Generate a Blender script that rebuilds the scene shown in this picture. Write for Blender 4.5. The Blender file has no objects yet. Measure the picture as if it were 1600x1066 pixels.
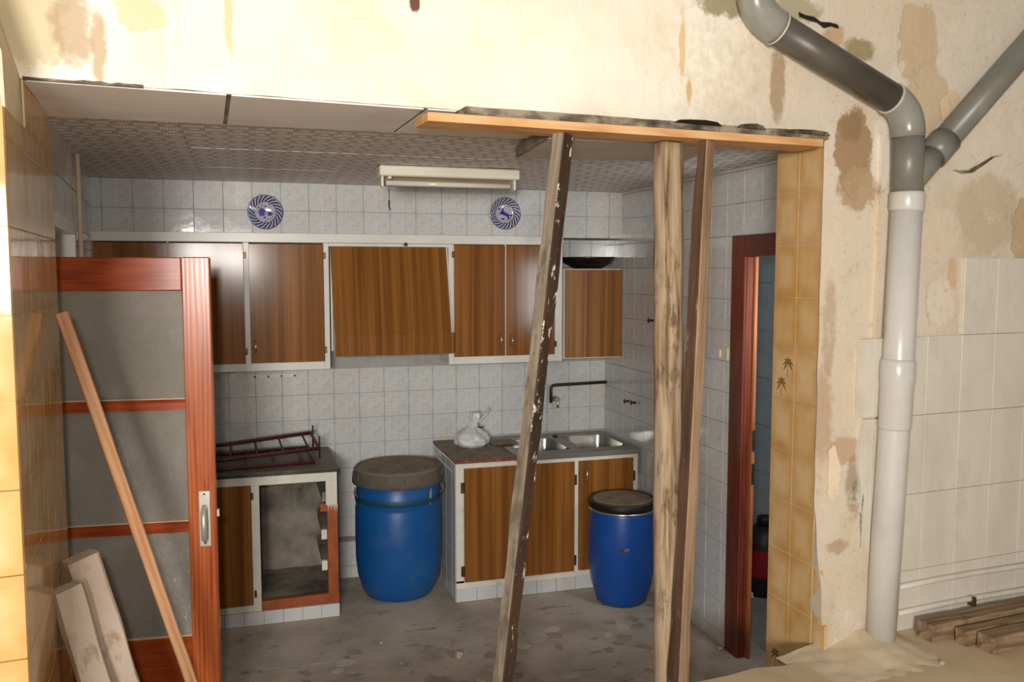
import bpy, math, random
from mathutils import Vector, Matrix, noise as mnoise
R = math.radians
random.seed(7)
sc = bpy.context.scene
col = sc.collection

# ------------------------------------------------------------------ camera
cd = bpy.data.cameras.new('camera'); cam = bpy.data.objects.new('camera', cd); col.objects.link(cam)
cam.location = (0, 0, 1.87)
cam.rotation_euler = (R(90 - 4.57), 0, R(-16.89))
cd.sensor_width = 36.0; cd.lens = 36.0 * 1355 / 1600; cd.clip_start = 0.05
sc.camera = cam
# ------------------------------------------------------------------ world, lights, exposure
w = bpy.data.worlds.new('world'); sc.world = w; w.use_nodes = True
w.node_tree.nodes['Background'].inputs[0].default_value = (1.0, 0.90, 0.78, 1)
w.node_tree.nodes['Background'].inputs[1].default_value = 0.20
def area(name, loc, rot, size, power, color, sy=None):
    l = bpy.data.lights.new(name, 'AREA'); l.energy = power; l.color = color
    l.shape = 'RECTANGLE'; l.size = size; l.size_y = sy or size
    o = bpy.data.objects.new(name, l); o.location = loc; o.rotation_euler = rot; col.objects.link(o); return o
# the camera's flash, just above the lens
area('flash', (-.10, -0.03, 2.0), (R(90 - 1.0), 0, R(-14)), 0.09, 29, (1.0, 0.965, 0.91), 0.06)
# big bright window in the room behind the photographer, high on the left
area('window_behind', (-.95, -2.6, 2.0), (R(90), 0, R(-10)), .9, 250, (1.0, 0.968, 0.91), 0.6)
# daylight from the window of the room beyond the right doorway
area('far_room_daylight', (2.30, 2.965, 1.74), (R(90), 0, R(14)), .12, 9, (0.86, 0.94, 1.0), .62)
sc.view_settings.view_transform = 'Standard'; sc.view_settings.look = 'None'
sc.view_settings.exposure = 0.0; sc.view_settings.gamma = 1.0; sc.view_settings.use_curve_mapping = False

# ------------------------------------------------------------------ material helpers
def srgb(r, g, b):
    f = lambda c: (c / 255 / 12.92) if c <= 10 else ((c / 255 + .055) / 1.055) ** 2.4
    return (f(r), f(g), f(b), 1)
class NT:
    def __init__(s, name):
        s.m = bpy.data.materials.new(name); s.m.use_nodes = True
        s.t = s.m.node_tree; s.b = s.t.nodes['Principled BSDF']
        s.tc = s.t.nodes.new('ShaderNodeTexCoord')
    def n(s, t): return s.t.nodes.new('ShaderNode' + t)
    def l(s, a, b): s.t.links.new(a, b)
    def setv(s, sock, v):
        if isinstance(v, bpy.types.NodeSocket): s.l(v, sock)
        else: sock.default_value = v
    def math(s, op, a, b=0.0, clamp=False):
        x = s.n('Math'); x.operation = op; x.use_clamp = clamp
        s.setv(x.inputs[0], a); s.setv(x.inputs[1], b); return x.outputs[0]
    def mapping(s, scale=(1, 1, 1), rot=(0, 0, 0), loc=(0, 0, 0), src=None):
        x = s.n('Mapping'); s.l(src or s.tc.outputs['Object'], x.inputs[0])
        x.inputs['Scale'].default_value = scale; x.inputs['Rotation'].default_value = rot; x.inputs['Location'].default_value = loc
        return x.outputs[0]
    def noise(s, vec, scale=5, detail=4, rough=.55, dist=0.0):
        x = s.n('TexNoise'); s.l(vec, x.inputs['Vector']); x.inputs['Scale'].default_value = scale
        x.inputs['Detail'].default_value = detail; x.inputs['Roughness'].default_value = rough; x.inputs['Distortion'].default_value = dist
        return x.outputs['Fac']
    def vor(s, vec, scale, feature='F1', out='Distance'):
        x = s.n('TexVoronoi'); x.feature = feature; s.l(vec, x.inputs['Vector']); x.inputs['Scale'].default_value = scale
        return x.outputs[out]
    def ramp(s, fac, stops, interp='LINEAR'):
        x = s.n('ValToRGB'); s.l(fac, x.inputs[0]); cr = x.color_ramp; cr.interpolation = interp
        while len(cr.elements) < len(stops): cr.elements.new(.5)
        for e, (p, c) in zip(cr.elements, stops):
            e.position = p; e.color = c if len(c) == 4 else (*c, 1)
        return x.outputs[0]
    def mix(s, fac, a, b, blend='MIX'):
        x = s.n('Mix'); x.data_type = 'RGBA'; x.blend_type = blend
        s.setv(x.inputs[0], fac); s.setv(x.inputs[6], a); s.setv(x.inputs[7], b); return x.outputs[2]
    def step(s, v, a, b):   # smooth map a..b -> 0..1
        x = s.n('MapRange'); x.interpolation_type = 'SMOOTHSTEP'; s.setv(x.inputs[0], v)
        lo, hi, t0, t1 = (a, b, 0, 1) if a < b else (b, a, 1, 0)
        x.inputs[1].default_value = lo; x.inputs[2].default_value = hi; x.inputs[3].default_value = t0; x.inputs[4].default_value = t1
        return x.outputs[0]
    def sep(s, vec):
        x = s.n('SeparateXYZ'); s.l(vec, x.inputs[0]); return x.outputs
    def bump(s, h, strength=.3, dist=.01):
        x = s.n('Bump'); s.l(h, x.inputs['Height']); x.inputs['Strength'].default_value = strength; x.inputs['Distance'].default_value = dist
        s.l(x.outputs[0], s.b.inputs['Normal'])
    def out(s, colr, rough=.5, spec=.5, metal=0.0):
        s.setv(s.b.inputs['Base Color'], colr); s.setv(s.b.inputs['Roughness'], rough)
        s.b.inputs['Specular IOR Level'].default_value = spec; s.b.inputs['Metallic'].default_value = metal
        return s.m
def mottle(name, stops, scale=6, vs=(1, 1, 1), detail=5, rough=.6, spec=.4, bump=.15, bscale=None, bdist=.004, metal=0.0, src=None, dist=0.0):
    t = NT(name); v = t.mapping(vs, src=t.tc.outputs[src] if src else None)
    f = t.noise(v, scale, detail, .6, dist)
    if bump: t.bump(t.noise(v, bscale or scale * 3, 4), bump, bdist)
    return t.out(t.ramp(f, stops), rough, spec, metal)
def dusty(name, base, dust, amount=.5, scale=5, rough=.6, spec=.3, metal=0.0):
    """base colour under grey dust that settles on upward faces and in patches"""
    t = NT(name); v = t.mapping()
    g = t.n('NewGeometry'); nz = t.sep(g.outputs['Normal'])[2]
    f = t.math('ADD', t.math('MULTIPLY', t.step(nz, .3, .9), amount), t.math('MULTIPLY', t.step(t.noise(v, scale, 6, .65), .5, .75), .5 * amount), True)
    t.bump(t.noise(v, scale * 12, 3), .08, .003)
    r = t.math('ADD', rough, t.math('MULTIPLY', f, .3), True)
    return t.out(t.mix(f, base, dust), r, spec, metal)
MAT = {}
# white kitchen tile with a faint flower print (object coordinates: every tile carries the same print)
def tile_white(name, base, blue, tan):
    t = NT(name); v = t.mapping((1 / .15,) * 3); x, y, _ = t.sep(v)
    ax = t.math('ABSOLUTE', x); ay = t.math('ABSOLUTE', y)
    cx = t.math('SUBTRACT', .5, ax); cy = t.math('SUBTRACT', .5, ay)
    rc = t.math('SQRT', t.math('ADD', t.math('MULTIPLY', cx, cx), t.math('MULTIPLY', cy, cy)))
    r0 = t.math('SQRT', t.math('ADD', t.math('MULTIPLY', x, x), t.math('MULTIPLY', y, y)))
    ang = t.math('ARCTAN2', y, x)
    pet = t.math('ADD', .2, t.math('MULTIPLY', t.math('COSINE', t.math('MULTIPLY', ang, 4.0)), .07))
    ln = lambda d, wd: t.step(t.math('ABSOLUTE', d), wd, wd * .35)
    n1 = t.noise(v, 5, 3)
    blob = t.math('MULTIPLY', t.step(rc, .34, .08), t.step(n1, .35, .62))
    c = t.mix(blob, base, blue)
    blob2 = t.math('MULTIPLY', ln(t.math('SUBTRACT', r0, pet), .07), t.step(n1, .45, .65))
    c = t.mix(blob2, c, blue)
    f = t.math('MAXIMUM', ln(t.math('SUBTRACT', rc, .43), .022), ln(t.math('SUBTRACT', rc, .33), .018))
    f = t.math('MAXIMUM', f, ln(t.math('SUBTRACT', r0, t.math('ADD', pet, .05)), .018))
    f = t.math('MULTIPLY', f, t.step(t.noise(v, 9, 2), .38, .55))
    c = t.mix(t.math('MULTIPLY', f, .75), c, tan)
    wp = t.n('NewGeometry').outputs['Position']
    d = t.step(t.noise(wp, 2.3, 5, .6), .45, .8)
    c = t.mix(t.math('MULTIPLY', d, .3), c, srgb(150, 140, 125))
    t.bump(t.noise(v, 2, 2), .05, .01)
    return t.out(c, t.math('ADD', .1, t.math('MULTIPLY', d, .25)), .5)
MAT['tile'] = tile_white('printed_wall_tile', srgb(202, 203, 202), srgb(184, 190, 198), srgb(190, 174, 150))
def tile_cream():
    t = NT('cream_glazed_tile'); wp = t.n('NewGeometry').outputs['Position']; v = t.mapping()
    x, y, _ = t.sep(v)
    e = t.math('MAXIMUM', t.math('DIVIDE', t.math('ABSOLUTE', x), .075), t.math('DIVIDE', t.math('ABSOLUTE', y), .1))
    f = t.math('ADD', t.math('MULTIPLY', t.noise(wp, 7, 4), .8), t.math('MULTIPLY', t.step(e, .3, 1.0), .25))
    c = t.ramp(f, [(.3, srgb(224, 192, 142)), (.55, srgb(214, 172, 112)), (.8, srgb(200, 150, 84))])
    d = t.step(t.noise(t.mapping((1, 1, .35), src=wp), 5, 5), .55, .8)
    c = t.mix(t.math('MULTIPLY', d, .35), c, srgb(210, 190, 150))
    t.bump(t.noise(wp, 6, 2), .05, .02)
    return t.out(c, t.math('ADD', .09, t.math('MULTIPLY', d, .25)), .5)
MAT['cream'] = tile_cream()
MAT['painted_tile'] = mottle('painted_wall_tile', [(.3, srgb(206, 196, 180)), (.55, srgb(218, 210, 196)), (.75, srgb(196, 184, 164))], 5, (1, 1, .4), 6, .45, .4, .1, 30)
MAT['grout'] = mottle('grey_grout', [(.3, srgb(172, 170, 166)), (.7, srgb(150, 147, 142))], 9, rough=.9)
MAT['grout_cream'] = mottle('cream_grout', [(.3, srgb(240, 226, 194)), (.7, srgb(224, 204, 166))], 9, rough=.9)
MAT['white_paint'] = mottle('white_gloss_paint', [(.25, srgb(226, 224, 216)), (.6, srgb(214, 212, 204)), (.8, srgb(190, 184, 170))], 4, rough=.3, bump=.05)
MAT['old_paint'] = mottle('chipped_white_paint', [(.3, srgb(224, 220, 208)), (.62, srgb(212, 206, 192)), (.74, srgb(150, 132, 108))], 9, rough=.45, bump=.1)
def laminate(name, a, b, c, rough=.17):
    t = NT(name); v = t.mapping((30, 2, .5)); f = t.noise(v, 1.0, 3, .5, .25)
    v2 = t.mapping((150, 4, 1.2)); g = t.noise(v2, 1.0, 2)
    cc = t.ramp(f, [(.32, a), (.5, b), (.68, c)])
    cc = t.mix(t.math('MULTIPLY', t.step(g, .45, .65), .35), cc, a)
    return t.out(cc, rough, .28)
MAT['laminate'] = laminate('brown_wood_laminate', srgb(108, 66, 28), srgb(132, 84, 38), srgb(150, 99, 48))
MAT['laminate_dull'] = laminate('dull_brown_laminate', srgb(112, 72, 36), srgb(138, 92, 48), srgb(154, 108, 62), .42)
def pine(name, stops, rough=.35, along=(9, 9, .8), ring=3.0, bump=.1, spec=.45):
    t = NT(name); v = t.mapping(along); f = t.noise(v, ring, 4, .55, 1.2)
    wv = t.n('TexWave'); wv.wave_type = 'BANDS'; wv.bands_direction = 'X'; t.l(v, wv.inputs['Vector'])
    wv.inputs['Scale'].default_value = 1.4; wv.inputs['Distortion'].default_value = 5; wv.inputs['Detail'].default_value = 2
    g = t.math('ADD', t.math('MULTIPLY', f, .8), t.math('MULTIPLY', wv.outputs['Fac'], .2))
    if bump: t.bump(g, bump, .003)
    return t.out(t.ramp(g, stops), rough, spec)
MAT['door_wood'] = pine('varnished_red_pine', [(.25, srgb(120, 54, 26)), (.42, srgb(164, 80, 40)), (.6, srgb(180, 94, 50)), (.8, srgb(194, 110, 64))], .25, (14, 14, .8))
MAT['door_wood_h'] = pine('varnished_red_pine_across', [(.25, srgb(126, 50, 24)), (.5, srgb(156, 66, 30)), (.75, srgb(172, 80, 40))], .25, (.8, 14, 14))
MAT['frame_wood'] = pine('dark_red_door_wood', [(.25, srgb(72, 30, 18)), (.6, srgb(108, 46, 26)), (.8, srgb(126, 58, 34))], .4, (12, 12, .8))
MAT['raw_jamb'] = pine('worn_orange_wood', [(.25, srgb(120, 66, 36)), (.6, srgb(168, 104, 62)), (.8, srgb(186, 124, 80))], .6, (12, 12, .8))
MAT['new_timber'] = pine('fresh_sawn_timber', [(.2, srgb(184, 126, 74)), (.5, srgb(214, 164, 112)), (.8, srgb(226, 184, 136))], .6, (.8, 9, 9))
MAT['lath_wood'] = pine('orange_lath_wood', [(.2, srgb(156, 102, 64)), (.5, srgb(186, 136, 96)), (.8, srgb(202, 160, 122))], .6, (10, 10, .8))
MAT['dirty_plank'] = mottle('mortar_crusted_wood', [(.3, srgb(58, 48, 40)), (.46, srgb(104, 92, 78)), (.62, srgb(160, 146, 126)), (.75, srgb(86, 72, 58))], 16, (.6, 1, 1), 8, .9, .2, .6, 40, .006)
def weathered(name, stops, light, amount, vs=(22, 22, 1.3), lscale=9, lo=.56, hi=.68, rough=.85):
    t = NT(name); f = t.noise(t.mapping(vs), 1.6, 6, .6, .4)
    c = t.ramp(f, stops)
    p = t.step(t.noise(t.mapping((1, 1, .35)), lscale, 7, .7), lo, hi)
    c = t.mix(t.math('MULTIPLY', p, amount), c, light)
    t.bump(t.noise(t.mapping((40, 40, 2)), 1.5, 5), .45, .004)
    return t.out(c, rough, .25)
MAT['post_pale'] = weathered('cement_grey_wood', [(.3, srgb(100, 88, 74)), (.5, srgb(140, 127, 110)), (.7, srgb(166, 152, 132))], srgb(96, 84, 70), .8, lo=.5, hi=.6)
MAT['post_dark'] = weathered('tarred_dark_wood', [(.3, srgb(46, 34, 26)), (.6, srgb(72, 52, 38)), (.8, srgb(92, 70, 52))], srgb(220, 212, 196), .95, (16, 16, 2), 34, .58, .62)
MAT['post_round'] = weathered('weathered_log_wood', [(.32, srgb(80, 61, 44)), (.42, srgb(138, 115, 90)), (.55, srgb(182, 158, 129)), (.68, srgb(154, 136, 114))], srgb(88, 68, 50), .8, lo=.54, hi=.64)
MAT['post_brown'] = weathered('brown_stained_wood', [(.3, srgb(60, 43, 32)), (.55, srgb(96, 71, 53)), (.75, srgb(118, 92, 71))], srgb(206, 188, 164), .7, (18, 18, 1.3), 14, .58, .7)
MAT['post_light'] = weathered('pale_brown_wood', [(.3, srgb(116, 90, 66)), (.55, srgb(158, 130, 102)), (.75, srgb(176, 150, 122))], srgb(128, 84, 58), .7, (18, 18, 1.3), 12, .58, .7)
MAT['chalk_wood'] = mottle('plaster_caked_wood', [(.3, srgb(146, 124, 104)), (.42, srgb(184, 164, 146)), (.56, srgb(192, 174, 157)), (.66, srgb(150, 118, 92))], 9, (1, 1, .5), 7, .9, .2, .35, 22, .006)
MAT['old_timber'] = weathered('old_brown_timber', [(.3, srgb(96, 72, 52)), (.5, srgb(140, 114, 86)), (.7, srgb(176, 152, 122))], srgb(104, 74, 50), .6, (1.3, 22, 22), 8)
MAT['pipe_dark'] = mottle('dark_grey_plastic', [(.3, srgb(74, 68, 60)), (.6, srgb(92, 86, 76)), (.8, srgb(112, 106, 94))], 4, rough=.38, bump=.03)
MAT['pipe_grey'] = mottle('grey_plastic', [(.3, srgb(126, 124, 116)), (.6, srgb(146, 144, 136)), (.8, srgb(158, 154, 142))], 4, rough=.25, bump=.03)
MAT['pipe_mid'] = mottle('dusty_grey_plastic', [(.3, srgb(110, 108, 98)), (.6, srgb(124, 122, 112)), (.8, srgb(142, 138, 124))], 5, rough=.35, bump=.03)
MAT['pipe_white'] = mottle('pale_grey_plastic', [(.3, srgb(196, 192, 184)), (.6, srgb(208, 204, 197)), (.8, srgb(196, 184, 164))], 3, rough=.25, bump=.03)
MAT['blue_plastic'] = dusty('blue_barrel_plastic', srgb(14, 82, 146), srgb(104, 116, 128), .35, 5, .38, .45)
MAT['blue_plastic2'] = dusty('dark_blue_barrel_plastic', srgb(16, 70, 146), srgb(90, 104, 128), .25, 5, .36, .45)
MAT['lid_grey'] = dusty('dusty_grey_lid_plastic', srgb(92, 86, 76), srgb(142, 132, 116), .8, 14, .7)
MAT['lid_black'] = dusty('black_lid_plastic', srgb(24, 22, 20), srgb(128, 112, 92), .3, 8, .5)
MAT['lid_top'] = mottle('dusty_lid_top', [(.3, srgb(112, 98, 80)), (.6, srgb(142, 126, 104)), (.75, srgb(84, 72, 58))], 14, rough=.9)
MAT['dark_hoop'] = mottle('dark_green_band', [(.3, srgb(18, 58, 84)), (.7, srgb(24, 70, 96))], 6, rough=.5)
MAT['black_metal'] = mottle('black_iron', [(.3, srgb(34, 30, 28)), (.7, srgb(58, 52, 46))], 20, rough=.5)
MAT['hinge'] = mottle('tarnished_brass', [(.3, srgb(70, 52, 32)), (.7, srgb(128, 98, 58))], 60, rough=.4, metal=.7)
MAT['chrome'] = mottle('brushed_chrome', [(.3, srgb(196, 194, 190)), (.7, srgb(220, 218, 214))], 30, rough=.25, metal=.9, bump=.02)
MAT['steel'] = dusty('stainless_sink_steel', srgb(166, 164, 158), srgb(132, 122, 108), .55, 9, .28, .5, .75)
MAT['alu'] = mottle('aluminium', [(.3, srgb(200, 196, 186)), (.7, srgb(222, 218, 208))], 20, rough=.32, metal=.6, bump=.02)
MAT['worktop'] = mottle('dusty_brown_worktop', [(.3, srgb(112, 98, 82)), (.55, srgb(140, 126, 108)), (.72, srgb(108, 74, 58))], 7, rough=.8, bump=.1)
MAT['worktop_edge'] = mottle('chipped_red_edge', [(.35, srgb(122, 84, 68)), (.5, srgb(108, 50, 40)), (.65, srgb(140, 110, 92))], 16, rough=.7)
MAT['marble_black'] = dusty('dark_marble_slab', srgb(44, 44, 40), srgb(120, 112, 98), .8, 8, .35, .5)
MAT['maroon'] = dusty('maroon_painted_steel', srgb(74, 26, 28), srgb(118, 92, 84), .45, 9, .4, .4)
MAT['terracotta'] = mottle('bare_red_wood', [(.3, srgb(134, 62, 28)), (.55, srgb(160, 84, 42)), (.75, srgb(176, 106, 64))], 9, (1, 1, .6), rough=.7)
MAT['cement'] = mottle('sooty_cement', [(.28, srgb(78, 72, 64)), (.45, srgb(128, 120, 108)), (.65, srgb(160, 150, 136)), (.8, srgb(186, 178, 164))], 6, detail=8, rough=.95, bump=.5, bdist=.008)
MAT['rubble'] = mottle('plaster_rubble', [(.3, srgb(168, 156, 140)), (.7, srgb(206, 196, 180))], 20, rough=.95, bump=.4)
MAT['mould'] = mottle('black_mouldy_crust', [(.3, srgb(34, 30, 22)), (.55, srgb(86, 78, 58)), (.75, srgb(150, 138, 112))], 26, rough=.95, bump=.7, bdist=.006)
MAT['lamp_white'] = mottle('lamp_enamel', [(.3, srgb(222, 220, 204)), (.7, srgb(212, 208, 192))], 5, rough=.35, bump=0)
MAT['tube'] = mottle('fluorescent_glass', [(.3, srgb(214, 210, 200)), (.7, srgb(204, 200, 190))], 3, rough=.15, bump=0)
MAT['lamp_shadow'] = mottle('lamp_shadow_brown', [(.3, srgb(128, 98, 66)), (.7, srgb(150, 120, 84))], 6, rough=.6, bump=0)  # shadow tone of the lamp, put into the colour
MAT['bowl'] = mottle('black_lacquer', [(.4, srgb(16, 12, 12)), (.6, srgb(30, 20, 20)), (.75, srgb(66, 22, 20))], 9, rough=.25, bump=0)
MAT['switch'] = mottle('ivory_plastic', [(.3, srgb(214, 206, 184)), (.7, srgb(204, 196, 172))], 6, rough=.4, bump=0)
MAT['red_label'] = mottle('red_label', [(.3, srgb(132, 12, 24)), (.7, srgb(150, 20, 30))], 9, rough=.5, bump=0)
MAT['black_plastic'] = mottle('black_plastic', [(.3, srgb(26, 26, 28)), (.7, srgb(40, 38, 38))], 9, rough=.5, bump=0)
MAT['paper'] = mottle('white_paper', [(.3, srgb(222, 222, 224)), (.7, srgb(238, 238, 240))], 9, rough=.9, bump=0)
MAT['motif'] = mottle('brown_palm_print', [(.3, srgb(120, 84, 34)), (.7, srgb(150, 108, 48))], 30, rough=.3, bump=0)
MAT['plate_blue'] = mottle('cobalt_glaze', [(.3, srgb(36, 34, 120)), (.7, srgb(62, 58, 150))], 40, rough=.12, bump=0)
MAT['board'] = mottle('white_plasterboard', [(.3, srgb(206, 198, 188)), (.7, srgb(190, 182, 170))], 3, rough=.7, bump=.03)
MAT['soffit'] = mottle('grey_soffit_plaster', [(.3, srgb(240, 236, 235)), (.55, srgb(232, 228, 227)), (.75, srgb(218, 210, 205))], 4, detail=7, rough=.9, bump=.15, bscale=60)
MAT['blue_room'] = mottle('blue_grey_tile', [(.3, srgb(158, 174, 182)), (.7, srgb(176, 190, 197))], 5, rough=.2)
MAT['dark_floor'] = mottle('grey_dusty_floor', [(.3, srgb(134, 130, 124)), (.7, srgb(160, 154, 146))], 6, rough=.9)
MAT['dust_floor'] = mottle('dusty_plaster_floor', [(.25, srgb(186, 160, 126)), (.5, srgb(208, 186, 154)), (.75, srgb(220, 202, 174))], 2.2, detail=9, rough=.95, bump=.25, bscale=25)
MAT['dust_white'] = mottle('pale_dust', [(.3, srgb(222, 204, 178)), (.7, srgb(206, 186, 154))], 6, detail=8, rough=.95, bump=.4, bscale=30)
MAT['chip_a'] = mottle('pale_marble_chip', [(.3, srgb(206, 198, 184)), (.7, srgb(184, 174, 160))], 7, detail=6, rough=.75, bump=.05)
MAT['chip_b'] = mottle('brown_marble_chip', [(.3, srgb(150, 134, 120)), (.7, srgb(172, 158, 142))], 7, detail=6, rough=.75, bump=.05)
MAT['chip_c'] = mottle('grey_marble_chip', [(.3, srgb(168, 160, 150)), (.7, srgb(188, 180, 168))], 7, detail=6, rough=.75, bump=.05)
def floor_mat():
    t = NT('dusty_terrazzo'); v = t.mapping()
    f = t.noise(v, 3.2, 9, .62)
    c = t.ramp(f, [(.3, srgb(154, 142, 127)), (.5, srgb(182, 171, 156)), (.7, srgb(197, 186, 170))])
    s = t.math('MULTIPLY', t.step(t.noise(t.mapping((1, 2.2, 1)), 5.5, 8, .7), .56, .68), .8)
    c = t.mix(s, c, srgb(96, 76, 62))
    t.bump(t.noise(v, 40, 4), .2, .003)
    return t.out(c, .85, .25)
MAT['floor'] = floor_mat()
def ceiling_mat():
    t = NT('patterned_ceiling_tile'); wp = t.n('NewGeometry').outputs['Position']; x, y, _ = t.sep(wp)
    cx, cy = .0735, .068
    u = t.math('DIVIDE', t.math('ADD', x, .5 - .003 + 20 * cx), cx); v = t.math('DIVIDE', t.math('ADD', y, .0), cy)
    fu = t.math('FRACT', u); fv = t.math('FRACT', v)
    par = t.math('MODULO', t.math('ADD', t.math('FLOOR', u), t.math('FLOOR', v)), 2.0)
    hatch = t.math('MULTIPLY', t.step(t.math('SINE', t.math('MULTIPLY', u, 2 * math.pi * 7)), -.3, .3), t.math('SUBTRACT', 1.0, par))
    hatch = t.math('MULTIPLY', hatch, t.step(t.math('ABSOLUTE', t.math('SUBTRACT', fv, .5)), .42, .38))
    dx = t.math('SUBTRACT', fu, .5); dy = t.math('SUBTRACT', fv, .5)
    d = t.math('SQRT', t.math('ADD', t.math('MULTIPLY', dx, dx), t.math('MULTIPLY', t.math('MULTIPLY', dy, dy), 1.6)))
    dot = t.math('MULTIPLY', t.step(d, .27, .21), par)
    c = t.mix(par, srgb(214, 206, 200), srgb(190, 181, 174))
    c = t.mix(hatch, c, srgb(246, 242, 238))
    c = t.mix(dot, c, srgb(255, 254, 252))
    n = t.noise(wp, 2.2, 4)
    c = t.mix(t.math('MULTIPLY', t.step(n, .4, .8), .25), c, srgb(176, 164, 154))
    return t.out(c, .5, .4)
MAT['ceiling'] = ceiling_mat()
def glass_mat():
    t = NT('pebbled_dusty_glass'); v = t.mapping((1, 1, 1))
    t.bump(t.vor(v, 280), 1.0, .0018)
    c = t.ramp(t.noise(v, 3, 6), [(.3, srgb(134, 129, 119)), (.7, srgb(154, 149, 138))])
    t.b.inputs['Transmission Weight'].default_value = .12
    return t.out(c, .04, 1.0)
MAT['glass'] = glass_mat()
def bag_mat():
    t = NT('thin_white_plastic'); t.bump(t.noise(t.mapping(), 40, 5), .5, .01)
    t.b.inputs['Transmission Weight'].default_value = .25
    return t.out(srgb(226, 228, 228), .35, .5)
MAT['bag'] = bag_mat()
def plate_mat():
    t = NT('blue_white_glaze'); v = t.mapping((1, 1, 1)); x, y, z = t.sep(v)
    r = t.math('SQRT', t.math('ADD', t.math('MULTIPLY', x, x), t.math('MULTIPLY', y, y)))
    a = t.math('ARCTAN2', y, x)
    scroll = t.step(t.math('ADD', t.math('SINE', t.math('ADD', t.math('MULTIPLY', a, 22.0), t.math('MULTIPLY', r, 300.0))), t.math('MULTIPLY', t.noise(v, 90, 3), 1.6)), .7, 1.0)
    rim = t.math('MULTIPLY', t.step(r, .056, .060), t.step(r, .09, .086))
    f = t.math('MULTIPLY', scroll, rim)
    ring = t.math('MAXIMUM', t.step(t.math('ABSOLUTE', t.math('SUBTRACT', r, .058)), .002, .001), t.step(r, .0885, .091))
    f = t.math('MAXIMUM', f, ring)
    inner = t.math('MULTIPLY', t.step(r, .056, .05), t.math('MULTIPLY', t.step(t.noise(v, 70, 4), .56, .62), .7))
    f = t.math('MAXIMUM', f, inner)
    return t.out(t.mix(f, srgb(176, 174, 186), srgb(44, 44, 92)), .12, .5)
MAT['plate'] = plate_mat()

# plaster of the front wall, local x along the wall, z up; stains and bare patches have shapes of their own
BLOBS = [  # x, z, rx, rz, colour, strength, edge
    (2.95, 1.6, 1.1, 2.2, (206, 188, 166), .7, .6),
    (3.45, 2.55, .45, .45, (222, 210, 192), .8, .4),
    (.03, 2.50, .09, .12, (196, 180, 140), .8, .5), (.115, 2.49, .05, .10, (176, 148, 112), .75, .6),
    (.175, 2.45, .02, .10, (186, 158, 122), .8, .6), (.28, 2.545, .06, .055, (236, 206, 166), .9, .25),
    (.498, 2.55, .013, .10, (226, 196, 146), .8, .7), (1.02, 2.655, .018, .035, (110, 76, 60), 1, .5),
    (1.935, 2.62, .014, .12, (222, 184, 130), .8, .6), (1.965, 2.47, .012, .045, (214, 164, 100), .8, .6),
    (2.325, 2.52, .035, .13, (168, 142, 112), .85, .5), (2.08, 2.77, .09, .05, (150, 138, 104), .9, .5),
    (2.67, 2.31, .085, .16, (166, 138, 104), 1, .22), (2.70, 2.17, .10, .08, (178, 150, 116), .9, .3), (2.66, 2.40, .05, .06, (146, 118, 90), .8, .5),
    (2.80, 2.30, .05, .14, (232, 222, 206), .7, .3),
    (2.96, 2.72, .10, .16, (204, 180, 148), 1, .15), (3.02, 2.52, .11, .13, (206, 184, 152), 1, .15), (3.14, 2.50, .06, .06, (222, 196, 160), 1, .15),
    (2.69, 2.675, .07, .04, (150, 132, 92), .85, .6), (2.56, 2.70, .06, .05, (196, 160, 118), .8, .5), (2.40, 2.79, .12, .05, (168, 156, 122), .8, .5),
    (3.36, 2.10, .17, .16, (200, 180, 152), .8, .3), (3.56, 2.03, .07, .14, (194, 168, 132), .9, .2), (3.10, 2.02, .12, .10, (222, 206, 182), .8, .3),
    (2.585, 1.66, .035, .20, (186, 160, 130), .7, .6), (2.56, 1.35, .05, .2, (188, 160, 130), .75, .6),
    (2.67, 1.20, .09, .06, (188, 158, 126), .8, .4), (2.72, 1.06, .04, .12, (156, 132, 104), .7, .6),
    (2.63, .84, .06, .03, (178, 146, 114), .7, .6), (2.62, 1.12, .03, .10, (240, 218, 186), .9, .2),
    (3.12, 1.75, .07, .10, (226, 212, 190), .9, .2), (3.18, 1.86, .025, .07, (212, 176, 130), .7, .4),
]
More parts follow.
